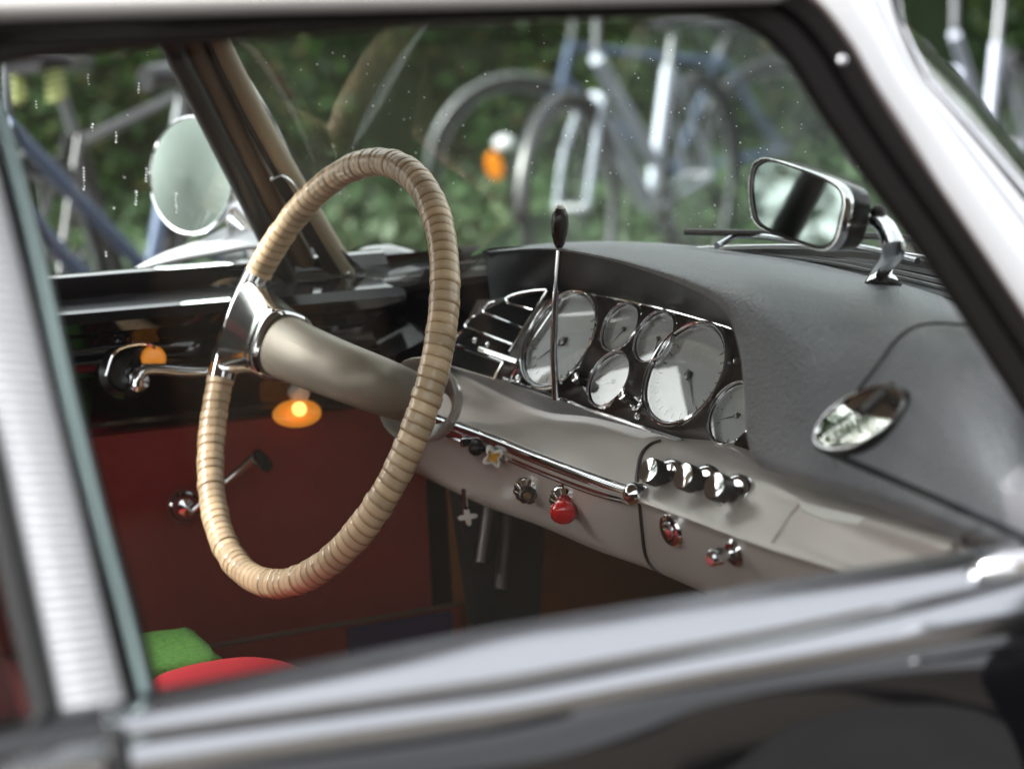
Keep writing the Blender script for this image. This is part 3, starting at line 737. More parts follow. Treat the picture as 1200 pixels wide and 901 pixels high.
A_, B_ = frame_at(116); tc_ = (pathC[120] - pathC[110]).normalized(); cc = pathC[117]
cuff = [sring(cc + tc_ * h, A_, B_, r, r, 2.2) for r, h in ((.018, .05), (.034, .032), (.045, .013), (.0468, .006), (.045, .002), (.0425, .005), (.041, .03))]
MB().grid(cuff, closed_u=True).build('column_cuff', M['dashmetal'], ldash)

# small parts below the column: stalk bracket, hanging star handle
P = at(545, 592, y=.38); mm = MB(); mm.tube([P + V((0, 0, .02)), P + V((0, 0, -.012))], .0035, 8); hk = mm.build('bonnet_release', M['chrome'], car)
pts = [P + V((0, 0, -.014)) + (V((1, 0, 0)) * cos(q) + V((0, .3, .8)) * sin(q)) * (.0085 + .0035 * cos(4 * q)) for q in [2 * pi * j / 32 for j in range(32)]]
MB().prism(pts, V((0, -.006, .002))).build('handle', M['chrome'], hk)

# ------------------------------------------------------------------ far side: pillar, door, mirror
Fn = V((0, 1, .35)).normalized(); FP = V((0, .64, 1.03))
def F_(px, py, off=0): return pl(px, py, FP - Fn * off, Fn)
def strip_tube(name, pts, r, m, par, off=0, flat=None):
    return MB().tube(crom([F_(*p, off=off) for p in pts], 6), r, 14, flat=flat).build(name, m, par)
fp = strip_tube('far_pillar', ((248, 20), (262, 60), (300, 135), (345, 215), (395, 300), (430, 350)), .0125, M['cream'], car, .012)
strip_tube('pillar_cover', ((212, 10), (230, 60), (262, 130), (305, 215), (350, 300), (385, 370)), .016, M['browntrim'], fp, .0)
strip_tube('pillar_seal', ((180, 0), (205, 60), (240, 130), (283, 215), (325, 300), (350, 350), (400, 430)), .013, M['seal'], fp, .012)
strip_tube('pillar_seal', ((236, 20), (248, 60), (285, 135), (330, 215), (380, 300), (405, 340)), .004, M['seal'], fp, .016)
mm = MB().prism([F_(*p, off=.022) for p in ((318, 211), (331, 208), (341, 216), (366, 250), (400, 292), (434, 321), (405, 329), (388, 326))], Fn * .006)
mm.build('pillar_foot', M['bakelite'], fp, bevel=.0015)
MB().ball(F_(407, 320, .024), .0028, 10, 6).build('screw', M['chrome'], fp)
MB().tube(crom([F_(*p, off=.024) for p in ((316, 211), (330, 206), (342, 214), (350, 226))], 4), .0016, 8).build('clip', M['chrome'], fp)
# far window: rear frame + top rail + glass
fdoor_rows = [(.655, 1.045), (.648, 1.046), (.632, 1.043), (.622, 1.030), (.620, 1.020), (.600, 1.015), (.572, 1.009), (.566, .998), (.572, .986), (.596, .978), (.603, .965), (.600, .952), (.608, .93), (.632, .90), (.638, .86), (.650, .853)]
xs3 = [-.9, -.5, -.1, .1, .25, .4, .55, .7, .80, .86]
def dz(x): return -.018 * (x - .5)
fd = MB().grid([[V((x, y, z + dz(x))) for x in xs3] for y, z in fdoor_rows]).build('door', M['paint'], car)
MB().grid([[V((x, y, z + dz(x))) for x in [-.9, -.3, .1, .4, .7, .92, 1.15]] for y, z in ((.6395, .925), (.636, .905), (.636, .868), (.650, .857))]).build('door_rail', M['darkwood'], fd)
MB().grid([[V((x, y, z)) for x in [-.9, -.3, .1, .4, .7, .9]] for y, z in ((.648, .88), (.645, .80), (.645, .68), (.648, .56), (.652, .42), (.66, .3))]).build('door_card', M['redcloth'], fd)
mm = MB().grid([[V((x, y, z)) for x in [-.1, .3, .7, .93]] for y, z in ((.646, .585), (.628, .592), (.622, .588), (.622, .50), (.63, .42))]); mm.build('map_pocket', M['redcloth'], fd)
MB().tube([V((-.1, .624, .592)), V((.93, .624, .592))], .0028, 8).build('pocket_edge', M['browntrim'], fd)
wg = [F_(*p) for p in ((52, 340), (-8, 60), (190, 40), (345, 345))]
MB().cap(wg).build('window_glass', M['pane'], fd, smooth=False)
gtree = BVHTree.FromPolygons([tuple(v) for v in wg], [(0, 1, 2, 3)])
mm = MB(); rd = random.Random(8)
for (sx, sy, k) in ((103, 87, 4), (162, 97, 4), (136, 155, 4), (98, 196, 8), (171, 197, 5), (159, 224, 5), (206, 226, 7), (108, 145, 3), (172, 60, 2), (42, 118, 3), (149, 134, 1), (124, 295, 2), (133, 243, 1), (145, 207, 1)):
    for q in range(k):
        P, n_ = hit(gtree, sx + rd.uniform(-.5, .5), sy + q * 3.6); mm.ball(P + n_ * .003, rd.uniform(.0007, .0013), 8, 5)
o = mm.build('raindrops', M['drop'], fd); o['kind'] = 'stuff'
MB().tube(crom([F_(*p) for p in ((-40, 345), (-50, 200), (-70, 40), (-30, 5), (200, -15), (420, -40))], 5), .02, 10).build('window_frame', M['framepaint'], fd)
# handle
hb = at(146, 437, y=.60)
hd = MB().rev([(.030, -.03), (.033, -.006), (.030, .004), (.022, .008), (.018, .004), (0, .003)], hb, V((0, -1, .1)), 32).build('door_handle', M['black'], fd)
MB().tube(crom([at(*p, y=.575) for p in ((160, 452), (163, 440), (176, 432), (240, 438 - 3), (320, 425), (345, 420))], 6), .009, 14, flat=.8).build('handle_grip', M['chrome'], hd)
MB().rev([(.012, 0), (.014, .01), (.012, .018), (0, .02)], at(158, 444, y=.60), V((0, -1, 0)), 20).build('handle_boss', M['chrome'], hd)
MB().tube(crom([at(*p, y=.585) for p in ((124, 440), (135, 412), (160, 403), (178, 405), (184, 418))], 5), .002, 8).build('handle_ring', M['chrome'], hd)
MB().rev([(.014, -.02), (.014, .004), (.011, .008), (0, .009)], at(180, 420, y=.59), V((-.2, -1, .1)), 20).build('amber_reflector', M['amber'], fd)
# window crank
cb = at(215, 592, y=.645)
ck = MB().rev([(.0235, 0), (.022, .006), (.017, .012), (.012, .016), (.010, .022), (0, .024)], cb, V((-.1, -1, .1)), 32).build('window_crank', M['chrome'], fd)
MB().tube([at(228, 597, y=.622), at(255, 573, y=.612), at(285, 548, y=.605), at(302, 532, y=.60)], [.0075, .006, .0055, .006], 10).build('crank_arm', M['chrome'], ck)
MB().tube([at(302, 533, y=.606), at(306, 539, y=.585), at(313, 546, y=.565)], [.008, .0095, .0075], 12).build('crank_knob', M['black'], ck)
# courtesy lamp on the door
lb = at(348, 485, y=.615)
lm = MB().rev([(.030, 0), (.029, .004), (.024, .008), (.012, .011), (0, .012)], lb, V((0, -.75, .66)), 32, .62, V((1, 0, 0))).build('courtesy_lamp', M['amber'], fd)
MB().rev([(.009, .010), (.008, .014), (0, .016)], at(348, 482, y=.598), V((0, -.9, .4)), 20).build('lamp_button', M['amberlight'], lm)
MB().rev([(.012, 0), (.013, .006), (.010, .014), (0, .016)], at(348, 458, y=.63), V((.1, -.9, -.2)), 20).build('lock_knob', M['white'], fd)
# blue folder in pocket
MB().box(at(470, 748, y=.612), (.135, .006, .05), (V((1, 0, .0)), V((0, 1, 0)), V((-.0, 0, 1)))).build('pocket_tmp', M['bluebook'], None, bevel=.001)
bk_ = bpy.data.objects['pocket_tmp']; bk_.name = 'folder'; bk_['label'] = 'dark blue folder standing in the pocket low on the red door'; bk_['category'] = 'folder'
# exterior round mirror
en = V((-.86, -.50, .13)).normalized(); EC = at(225, 206, y=.86)
em = MB().rev([(.030, -.035), (.055, -.028), (.070, -.015), (.0742, -.004), (.0742, .001)], EC, en, 48).build('wing_mirror', M['chrome'], car)
MB().rev([(.0742, .0), (.075, .002), (.073, .004), (.071, .0025)], EC, en, 48).build('mirror_rim', M['chrome'], em)
MB().rev([(.0725, .002), (.04, .0045), (0, .0055)], EC, en, 48).build('mirror_glass', M['mirror_clear'], em)
st = crom([EC - en * .02, EC + V((.05, .0, -.05)), V((EC.x + .085, .85, 1.03)), V((EC.x + .09, .85, .985))], 6)
MB().tube(st, [.012 + .022 * (i / (len(st) - 1)) ** 1.5 for i in range(len(st))], 16).build('mirror_stem', M['chrome'], em)

# ------------------------------------------------------------------ seats, floor, footwell
def rbox(x0, x1, y0, y1, z0, z1, r, m, name, parent, crown=0):
    mm = MB(); nx = 14; rows = []
    def prof(n):   # superellipse box surface as a sphere map
        return n
    cx, cy, cz = (x0 + x1) / 2, (y0 + y1) / 2, (z0 + z1) / 2; hx, hy, hz = (x1 - x0) / 2, (y1 - y0) / 2, (z1 - z0) / 2
    for i in range(25):
        t = pi * i / 24; row = []
        for j in range(48):
            q = 2 * pi * j / 48; d = V((sin(t) * cos(q), sin(t) * sin(q), cos(t))); p = r
            k = (abs(d.x) ** p + abs(d.y) ** p + abs(d.z) ** p) ** (-1 / p)
            row.append(V((cx + d.x * k * hx, cy + d.y * k * hy, cz + d.z * k * hz)))
        rows.append(row)
    return mm.grid(rows, closed_u=True).build(name, m, parent, sharp=80)
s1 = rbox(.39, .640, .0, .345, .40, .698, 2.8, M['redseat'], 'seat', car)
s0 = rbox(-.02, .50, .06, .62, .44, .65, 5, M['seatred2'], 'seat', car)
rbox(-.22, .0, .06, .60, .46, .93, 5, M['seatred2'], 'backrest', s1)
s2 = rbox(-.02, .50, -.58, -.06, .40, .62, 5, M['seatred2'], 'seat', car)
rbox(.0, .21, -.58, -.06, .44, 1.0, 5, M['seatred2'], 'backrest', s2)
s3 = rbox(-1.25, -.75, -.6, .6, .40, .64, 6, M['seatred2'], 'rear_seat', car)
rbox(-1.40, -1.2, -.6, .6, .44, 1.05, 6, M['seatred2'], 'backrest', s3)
gcx = V((.50, .40, .645))
g = rbox(gcx.x - .09, gcx.x + .055, gcx.y - .06, gcx.y + .09, .55, gcx.z + .02, 12, M['green'], 'cushion', None)
g['label'] = 'green cloth cushion lying on the red front seat'; g['category'] = 'cushion'
MB().box((.1, 0, .33), (2.9, 1.32, .04)).build('floor_pan', M['carpet'], car)
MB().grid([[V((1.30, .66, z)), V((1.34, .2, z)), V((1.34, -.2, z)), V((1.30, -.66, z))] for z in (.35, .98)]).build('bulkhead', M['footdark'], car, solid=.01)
MB().grid([[V((x, .65, z)) for x in (.93, 1.1, 1.32)] for z in (.35, .7, .95)]).build('kick_panel', M['carpet'], car, solid=.006)
mm = MB()
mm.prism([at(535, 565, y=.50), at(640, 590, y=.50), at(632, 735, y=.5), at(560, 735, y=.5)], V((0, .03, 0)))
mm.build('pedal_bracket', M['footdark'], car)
mm = MB(); mm.tube([at(575, 590, y=.46), at(565, 660, y=.44)], .008, 10); mm.tube([at(596, 600, y=.46), at(588, 690, y=.44)], .009, 10)
mm.build('pedal_arm', mat('dull_metal', (.06, .05, .05), .5, .6), car)
MB().grid([[V((x, y, z)) for x in (.2, .6, 1.0, 1.32)] for y, z in ((.14, .34), (.10, .44), (0, .48), (-.10, .44), (-.14, .34))]).build('tunnel', M['carpet'], car)

# ------------------------------------------------------------------ roof, rear, bonnet, fenders, wheels
rows = []
ys = [-.58, -.57, -.54, -.48, -.35, -.18, 0, .18, .35, .48, .54, .57, .58]
for i in range(15):
    s = i / 14; row = []
    for y in ys:
        k = abs(y) / .58
        fx = wst(y / .88).x
        x = fx + (-1.75 - fx) * s
        zc = wst(y / .88).z + .075 * sin(pi * min(1, s * 1.25)) * (1 - k * .75) - .25 * max(0, s - .7) ** 1.4
        row.append(V((x, y, zc)))
    rows.append(row)
roof = MB().grid(rows).build('roof', M['roof'], car, solid=.008)
lin = MB().grid([[p + V((0, -p.y * .03, -.012)) for p in r] for r in rows]).build('headliner', M['headliner'], roof)
# roof gutter over the side window, pale, as the photo's top-left edge
gut = [N_(*b, off=.006) for a, b in pairs[6:15]]
gc = crom(gut, 5)
rows = []
for t in range(6):
    rows.append([p + V((0, -.012 + .012 * t, .004 + .016 * sin(pi * .5 * t / 5))) for p in gc])
MB().grid(rows).build('roof_gutter', M['roof'], roof)
# rear body
prof_y = [(-.72, .62), (-.70, .95), (-.62, 1.0), (0, 1.03), (.62, 1.0), (.70, .95), (.72, .62)]
rows = []
for x, w, h in ((-1.35, 1, 1), (-1.8, .95, .96), (-2.2, .85, .85), (-2.5, .7, .7)):
    rows.append([V((x, y * w, .3 + (z - .3) * h)) for y, z in prof_y])
MB().grid(rows).build('boot', M['paint'], car)
rows = [[V((-1.72, y, 1.22 - .05 * abs(y))) for y in (-.52, 0, .52)], [V((-2.0, y, 1.0)) for y in (-.58, 0, .58)]]
MB().grid(rows).build('rear_window', M['pane'], car)
MB().grid([[V((-1.25, s_ * .55, 1.28)), V((-1.78, s_ * .5, 1.2))] for s_ in (1,)] + [[V((-1.25, .66, 1.0)), V((-2.05, .62, .98))]]).build('rear_quarter', M['roof'], car, solid=.02)
MB().grid([[V((-1.25, -.55, 1.28)), V((-1.78, -.5, 1.2))], [V((-1.25, -.66, 1.0)), V((-2.05, -.62, .98))]]).build('rear_quarter', M['roof'], car, solid=.02)
# far side skin
MB().grid([[V((x, y, z)) for x in (-1.6, -.5, .4, 1.0)] for y, z in ((.66, 1.03), (.70, 1.015), (.735, .98), (.755, .9), (.76, .7), (.73, .4))]).build('door_skin', M['paint'], fd)
# bonnet and front fenders
rows = []
for x, z in ((1.0, .99), (1.25, .95), (1.6, .89), (2.0, .80), (2.35, .67), (2.5, .52)):
    rows.append([V((max(x, wsb(y).x + .02) if x < 1.2 else x, y, z - .05 * (abs(y) / .5) ** 2)) for y in (-.56, -.4, -.2, 0, .2, .4, .56)])
bon = MB().grid(surf([[p for p in r] for r in rows], 3, 4)).build('bonnet', M['paint'], car)
def fender(sg):
    rows = []
    for x, top, w in ((.82, 1.01, .0), (.90, 1.035, .0), (1.0, 1.0, .0), (1.2, .965, .0), (1.6, .92, .01), (2.0, .85, .01), (2.35, .72, 0), (2.55, .6, -.03)):
        rows.append([V((x, sg * (y + w), z)) for y, z in ((.545, top - .09), (.60, top - .045), (.68, top - .008), (.76, top), (.83, top - .03), (.87, top - .10), (.885, top - .25), (.87, top - .45))])
    return MB().grid(surf(rows, 3, 3)).build('front_fender', M['paint'], car)
ff = fender(1); fender(-1)
# pale sheet imitating sky reflected in the far fender below the mirror
rows = [crom([at(*p, y=.80) for p in ((150, 319), (200, 306), (250, 297), (300, 290), (345, 300))], 5), crom([at(*p, y=.86) for p in ((150, 322), (190, 300), (235, 284), (285, 262), (340, 268))], 5)]
MB().grid(rows).build('fender_sky_sheen', M['pillarmetal'], ff, solid=.006)
MB().tube(crom([V((.80, -.5, 1.03)), V((1.1, -.25, 1.065)), V((1.19, 0, 1.075)), V((1.08, .28, 1.07))], 6), .004, 8).build('wiper', M['bakelite'], car)
MB().tube(crom([at(840, 288, z=1.064), at(870, 276, z=1.068), at(940, 283, z=1.07), at(1010, 290, z=1.07), at(1075, 306, z=1.065)], 6), .0035, 8).build('wiper', M['trim'], car)
GZ = .2
def car_wheel(x, y):
    w = MB().rev([(.20, -.07), (.29, -.085), (.33, -.07), (.335, 0), (.33, .07), (.29, .085), (.20, .07)], V((x, y, GZ + .335)), V((0, 1, 0)), 40).build('wheel', M['tyre'], car)
    MB().rev([(.20, -.05), (.17, -.06), (.10, -.07), (0, -.075)], V((x, y, GZ + .335)), V((0, 1 if y < 0 else -1, 0)), 40).build('hubcap', M['chrome'], w)
for x in (1.75, -1.35):
    for y in (-.66, .66): car_wheel(x, y)

# ------------------------------------------------------------------ surroundings
def struct(o): o['kind'] = 'structure'; return o
struct(MB().grid([[V((-120, -120, GZ)), V((120, -120, GZ))], [V((-120, 120, GZ)), V((120, 120, GZ))]]).build('road', M['asphalt'], smooth=False))
PZ = .35
struct(MB().box((0, 9, PZ - .06), (60, 15.4, .12)).build('pavement', M['pavement'], smooth=False))
struct(MB().box((0, 1.2, PZ - .05), (60, .16, .14)).build('kerb', M['kerb'], smooth=False, bevel=.01))

def bicycle(name, hubx, y, frame, label, seat_h=.92, facing=1, step=False, lean=0, spring=False, basket=False, scale=1, rot=0, reflector=False, tube_r=.016, saddle_pos=None):
    root = empty(name, (hubx, y, PZ), label, 'bicycle', None)
    R = .34
    def P(x, z, dy=0): return V((x * facing, dy, z))
    rear, front, bb, seat, ht, hb_ = P(0, R), P(1.05, R), P(.44, .28), P(.24, .72), P(.82, .80), P(.86, .66)
    mm = MB()
    mm.tube([bb, seat], tube_r, 10); mm.tube([bb, hb_], tube_r * 1.15, 10)
    if step: mm.tube([bb.lerp(seat, .3), ht + V((0, 0, -.02))], tube_r, 10)
    else: mm.tube([seat + V((0, 0, -.03)), ht + V((0, 0, -.02))], tube_r, 10); mm.tube([ht, hb_], tube_r * 1.2, 10)
    for s in (-.05, .05):
        mm.tube([rear + V((0, s, 0)), bb + V((0, s * .5, 0))], .009, 8); mm.tube([rear + V((0, s, 0)), seat + V((0, s * .3, 0))], .008, 8)
    fr_ = mm.build('frame', frame, root)
    mm = MB()
    for s in (-.05, .05): mm.tube(crom([front + V((0, s, 0)), P(.98, .5, s), hb_ + V((0, s * .7, 0))], 4), .010, 8)
    mm.build('fork', frame, root)
    for c in (rear, front):
        t = MB(); t.tube([c + V((cos(q), 0, sin(q))) * (R - .018) for q in [2 * pi * k / 40 for k in range(40)]], .018, 10, closed=True)
        wo = t.build('wheel', M['tyre'], root)
        t = MB(); t.tube([c + V((cos(q), 0, sin(q))) * (R - .042) for q in [2 * pi * k / 40 for k in range(40)]], .007, 8, closed=True); t.build('rim', M['bikegrey'], wo)
        t = MB()
        for k in range(28):
            q = 2 * pi * k / 28; s = .03 if k % 2 else -.03; t.tube([c + V((0, s, 0)), c + V((cos(q), 0, sin(q))) * (R - .045)], .0013, 4, caps=False)
        t.build('spokes', M['bikegrey'], wo)
        t = MB(); t.tube([c + V((0, -.055, 0)), c + V((0, .055, 0))], .018, 12); t.build('hub', M['bikegrey'], wo)
        t = MB(); a0, a1_ = (pi * .15, pi * 1.05) if c is rear else (pi * .0, pi * .75)
        if facing < 0: a0, a1_ = pi - a1_, pi - a0
        arc = [c + V((cos(a0 + (a1_ - a0) * k / 24), 0, sin(a0 + (a1_ - a0) * k / 24))) * (R + .018) for k in range(25)]
        t.grid([[p + V((0, w, 0)) - (p - c).normalized() * abs(w) * .35 for p in arc] for w in (-.028, -.014, 0, .014, .028)]); t.build('mudguard', M['bikeblack'] if step else M['bikegrey'], root, solid=.002)
    sp0 = seat.lerp(bb, -.0); st_ = seat + (seat - bb).normalized() * (seat_h - .76)
    t = MB(); t.tube([seat, st_], .013, 10); t.build('seat_post', M['bikegrey'], root)
    sd = MB(); rows = []
    for k in range(13):
        s = k / 12; x = (-.14 + .28 * s) * facing; w = .085 * (1 - s) ** .6 + .022 if s > .15 else .05 + .045 * (s / .15)
        rows.append([st_ + V((x, w * cos(q) * 1.0, .03 + (.028 if sin(q) > 0 else .03) * sin(q) + .015 * (1 - s))) for q in [2 * pi * j / 14 for j in range(14)]])
    sd.grid(rows, closed_u=True); sd.cap(rows[0]); sd.cap(rows[-1], True); so = sd.build('saddle', M['bikeblack'], root)
    if spring:
        for s in (-.05, .05):
            c0 = st_ + V((-.09 * facing, s, -.05)); t = MB()
            t.tube([c0 + V((.02 * cos(q * .9), .02 * sin(q * .9), q * .0022)) for q in range(34)], .0045, 6); t.build('saddle_spring', M['grip'], so)
    hs = ht + V((-.02 * facing, 0, .16)); t = MB(); t.tube([ht, hs], .012, 10)
    t.tube(crom([hs + V((-.20 * facing, -.28, .02)), hs + V((-.08 * facing, -.24, .03)), hs + V((.03 * facing, -.1, 0)), hs, hs + V((.03 * facing, .1, 0)), hs + V((-.08 * facing, .24, .03)), hs + V((-.20 * facing, .28, .02))], 5), .011, 10)
    t.build('handlebar', M['bikegrey'], root)
    for s in (-1, 1):
        t = MB(); t.tube([hs + V((-.20 * facing, .28 * s, .02)), hs + V((-.10 * facing, .25 * s, .03))], .017, 10); t.build('grip', M['bikeblack'] if not spring else M['grip'], root)
    t = MB(); t.rev([(.09, -.003), (.09, .003), (.06, .004), (.06, -.004)], bb + V((0, -.05, 0)), V((0, 1, 0)), 28); t.tube([bb + V((0, -.06, 0)), bb + V((.1, -.07, -.14))], .009, 8); t.tube([bb + V((0, .06, 0)), bb + V((-.1, .07, .14))], .009, 8); t.build('crank', M['bikegrey'], root)
    t = MB(); t.box(bb + V((.1, -.11, -.14)), (.09, .07, .02)); t.build('pedal', M['bikeblack'], root)
    t = MB(); t.box(bb + V((-.1, .11, .14)), (.09, .07, .02)); t.build('pedal', M['bikeblack'], root)
    if reflector:
        t = MB(); t.ball(front + V((.06 * facing, -.05, .10)), .035, 14, 8, (1.2, 1, .9)); t.build('headlamp', M['bikewhite'], root)
    if reflector:
        t = MB(); t.rev([(.028, -.008), (.03, 0), (.028, .008), (0, .01)], front + V((-.10, -.04, .02)), V((.2, -1, 0)), 20, 1.8, V((1, 0, .15))); t.build('wheel_reflector', M['orange'], root)
    root.rotation_euler = (radians(lean), 0, radians(rot))
    return root
def hub_for_saddle(px, py, y): return at(px, py, y=y).x
g_ = 'bicycles parked along the hedge'
bs = []
bs.append(bicycle('bicycle', at(118, 200, y=3.2).x - .22, 3.0, M['bikeblack'], 'black bicycle with a sprung saddle seen through the far side window beside the round mirror', seat_h=.90, spring=True, rot=48))
def headed(px, py, y, rot, mat_, label, **k):   # place a left-facing bicycle by the top of its head tube
    H = at(px, py, y=y); c, s_ = cos(radians(rot)), sin(radians(rot))
    return bicycle('bicycle', H.x + .82 * c, H.y + .82 * s_, mat_, label, rot=rot, facing=-1, **k)
bs.append(bicycle('bicycle', at(618, 215, y=5.6).x + 1.0, 5.6 - .18, M['bikeblue'], 'blue bicycle behind the windscreen with an orange reflector on its front wheel', seat_h=.86, reflector=True, facing=-1, rot=-10))
bs.append(headed(700, 92, 4.2, 40, M['bikesilver'], 'tall silver step-through bicycle behind the windscreen, its long tubes rising above the gear lever', seat_h=.9, tube_r=.023, step=True))
bs.append(headed(2, 95, 2.6, 40, M['bikeblue'], 'blue grey bicycle cut off by the left edge of the far side window', seat_h=.86, tube_r=.017, step=True))
bs.append(headed(1118, 15, 4.3, 40, M['bikesilver'], 'silver bicycle standing outside the windscreen at the upper right, in front of the hedge', seat_h=1.0, tube_r=.02, step=True))
for b in bs: b['group'] = g_

# two unseen houses added behind the camera to darken the car's glass reflections
def make_unseen_house(x0, x1, H, wx, wallm, label):
    unseen_house = empty('unseen_house', (x0, -10, GZ), label, 'unseen_house'); mm = MB()
    wins = [(x - x0, z) for x in wx for z in (1.0, 4.2, 7.2) if z + 1.7 < H]
    xe = sorted([0, x1 - x0] + [x - x0 + d for x in wx for d in (-.7, .7)]); ze = [z for z in (0, 1.0, 2.7, 4.2, 5.8, 7.2, 8.8) if z < H] + [H]
    for a_x, b_x in zip(xe, xe[1:]):
        for a_z, b_z in zip(ze, ze[1:]):
            if any(abs((a_x + b_x) / 2 - x) < .5 and a_z == z for x, z in wins): continue
            mm.box(((a_x + b_x) / 2, -.2, (a_z + b_z) / 2), (b_x - a_x, .4, b_z - a_z))
    mm.box(((x1 - x0) / 2, -4.5, H / 2), (x1 - x0 - .02, 8, H - .02)); mm.build('wall', wallm, unseen_house, smooth=False)
    for x, z in wins:
        f = MB(); h = 1.7 if z == 1.0 else 1.6
        for dx in (-.66, 0, .66): f.box((x + dx, -.06, z + h / 2), (.08, .1, h - .002))
        for dz_ in (.04, h - .04): f.box((x, -.06, z + dz_), (1.4, .09, .08))
        wf = f.build('window', M['browntrim'], unseen_house, smooth=False)
        MB().box((x, -.12, z + h / 2), (1.38, .02, h - .01)).build('pane', M['dialdark'], wf, smooth=False)
    MB().prism([(-.2, .3, H + .02), (x1 - x0 + .2, .3, H + .02), (x1 - x0 + .2, -4, H + 2.6), (-.2, -4, H + 2.6)], V((0, -.1, -.2))).build('roof', M['rooftile'], unseen_house, smooth=False)
M['rooftile'] = mat('roof_tiles', (.12, .05, .04), .8)
make_unseen_house(.5, 6.45, 9.6, (2.2, 4.7), mat('ochre_plaster', (.17, .15, .12), .9, var=.25, vscale=3), 'taller ochre plastered house added out of view across the street to darken reflections in the car glass')
make_unseen_house(7.25, 14, 8.9, (9.2, 11.8), mat('brick', (.11, .09, .08), .9, var=.25, vscale=3), 'lower grey brown brick house added out of view beyond a gap left for pale reflections, darkening the car glass')

# hedge
hedge = empty('hedge', (4, 6.75, PZ), 'dense green leafy hedge running behind the bicycles', 'hedge')
rd = random.Random(11); import bmesh
HX0, HX1, HZ = -2.4, 12, 2.4
core = MB().box((HX0 / 2 + HX1 / 2 - 4, .25, HZ / 2 - .1), (HX1 - HX0 - .3, .7, HZ - .3)).build('inner_mass', M['hedgecore'], hedge, smooth=False)
lv = []; lf = []
for i in range(56000):
    x = rd.uniform(HX0, HX1); z = rd.uniform(0, HZ)
    bulge = .14 * sin(x * 2.3 + z * 1.7) + .10 * sin(x * 5.1 - z * 4.3) + .07 * sin(x * 11 + z * 9)
    if rd.random() < .16: z = HZ + rd.uniform(-.12, .1) + .06 * sin(x * 4); yy = rd.uniform(-.3, .6)
    else: yy = -.28 + bulge + rd.expovariate(9)
    c = V((x - 4, yy, z)); s = rd.uniform(.018, .045)
    n = V((rd.gauss(0, 1), rd.gauss(-.8, 1), rd.gauss(.7, 1))).normalized(); a, b = basis(n); q = rd.uniform(0, 6.28)
    a, b = a * cos(q) + b * sin(q), b * cos(q) - a * sin(q)
    k = len(lv); lv += [c - a * s, c + b * s * .5 + n * s * .1, c + a * s, c - b * s * .5 + n * s * .1]; lf.append((k, k + 1, k + 2, k + 3))
hm = bpy.data.meshes.new('foliage'); hm.from_pydata([tuple(v) for v in lv], [], lf); hm.materials.append(M['leaf'])
ho = bpy.data.objects.new('foliage', hm); COL.objects.link(ho); ho.parent = hedge

lv = []; lf = []
for i in range(16000):
    c = V((rd.uniform(-.5, 12), rd.uniform(4.7, 6.6), PZ + rd.random() ** 1.6 * .32 + .01)); s = rd.uniform(.02, .05)
    n = V((rd.gauss(0, .6), rd.gauss(-.3, .6), 1)).normalized(); a, b = basis(n); q = rd.uniform(0, 6.28); a, b = a * cos(q) + b * sin(q), b * cos(q) - a * sin(q)
    k = len(lv); lv += [c - a * s, c + b * s * .5, c + a * s, c - b * s * .5]; lf.append((k, k + 1, k + 2, k + 3))
gm = bpy.data.meshes.new('ground_cover'); gm.from_pydata([tuple(v) for v in lv], [], lf); gm.materials.append(mat('ivy_leaves', (.022, .055, .012), .6, var=.5, vscale=9))
go = bpy.data.objects.new('ground_cover', gm); COL.objects.link(go); go['kind'] = 'stuff'; go['label'] = 'low green leafy ground cover growing at the foot of the hedge'; go['category'] = 'ground cover'
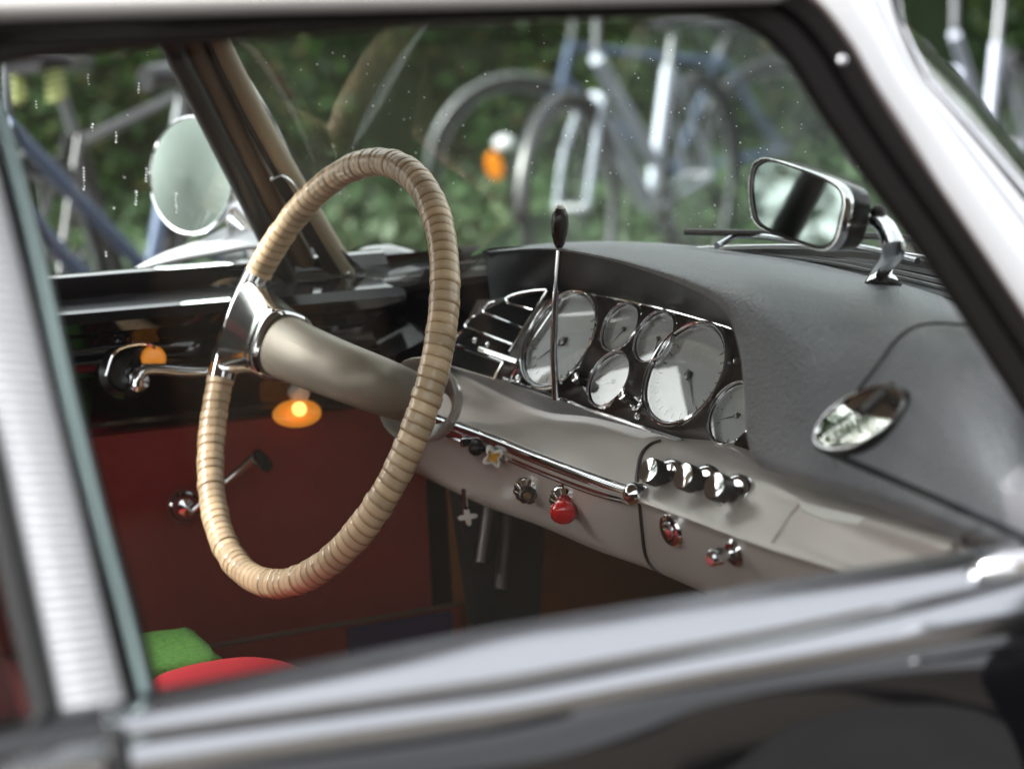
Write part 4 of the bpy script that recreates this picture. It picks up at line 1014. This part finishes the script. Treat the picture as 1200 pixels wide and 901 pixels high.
def leafy(x, y, H, rx_, rz_, label):
    tree = empty('tree', (x, y, PZ if y > 1.2 else GZ), label, 'tree', 'street trees behind the car')
    MB().tube([V((0, 0, 0)), V((.05, 0, H * .3)), V((-.05, .05, H * .6)), V((0, 0, H))], [.2, .16, .13, .05], 10).build('trunk', M['bark'], tree)
    lv = []; lf = []
    for i in range(6500):
        d = V((rd.gauss(0, 1), rd.gauss(0, 1), rd.gauss(0, 1))).normalized() * rd.random() ** .4
        c = V((d.x * rx_, d.y * rx_, H * .58 + d.z * rz_)) + V((.3 * sin(d.z * 7), .3 * sin(d.x * 9), 0)); s = rd.uniform(.06, .13)
        n = V((rd.gauss(0, 1), rd.gauss(0, 1), rd.gauss(.5, 1))).normalized(); a, b = basis(n)
        k = len(lv); lv += [c - a * s, c + b * s * .5, c + a * s, c - b * s * .5]; lf.append((k, k + 1, k + 2, k + 3))
    hm = bpy.data.meshes.new('crown'); hm.from_pydata([tuple(v) for v in lv], [], lf); hm.materials.append(M['leaf'])
    ho = bpy.data.objects.new('crown', hm); COL.objects.link(ho); ho.parent = tree
leafy(-8.5, 3.2, 4.2, 2.4, 2.1, 'nearer broad leafy tree added out of view behind the car to mute sky in the round mirror')  # tree added out of view to keep white sky out of the mirror
leafy(-6.6, 10.2, 5.0, 3.2, 2.2, 'larger leafy tree beyond the hedge end, reflected in the oval mirror on the dashboard')

# ------------------------------------------------------------------ light
w = bpy.data.worlds.new('World'); sc.world = w; w.use_nodes = True
N = w.node_tree.nodes; L = w.node_tree.links; bg = N['Background']; sky = N.new('ShaderNodeTexSky'); sky.sky_type = 'NISHITA'; sky.sun_disc = False
SE, SA = 40, 285     # sun elevation, compass angle of the sun from +Y clockwise
sky.sun_elevation = radians(SE); sky.sun_rotation = radians(SA); sky.air_density = 1.0; sky.dust_density = 5; sky.ozone_density = 1
hs_ = N.new('ShaderNodeHueSaturation'); hs_.inputs['Saturation'].default_value = .12
L.new(sky.outputs[0], hs_.inputs['Color']); L.new(hs_.outputs[0], bg.inputs[0]); bg.inputs[1].default_value = .15
sd = bpy.data.lights.new('sun', 'SUN'); so = bpy.data.objects.new('sun', sd); COL.objects.link(so); sd.energy = 1.4; sd.angle = radians(25); sd.color = (1, .97, .92)
dirv = V((sin(radians(SA)) * cos(radians(SE)), cos(radians(SA)) * cos(radians(SE)), sin(radians(SE))))
so.rotation_euler = dirv.to_track_quat('Z', 'Y').to_euler()
sc.view_settings.view_transform = 'Standard'; sc.view_settings.look = 'None'; sc.view_settings.gamma = 1; sc.view_settings.exposure = 2.25
sc.cycles.use_denoising = True; sc.cycles.max_bounces = 10; sc.cycles.transparent_max_bounces = 24; sc.cycles.caustics_reflective = False
sc.cycles.sample_clamp_indirect = 6
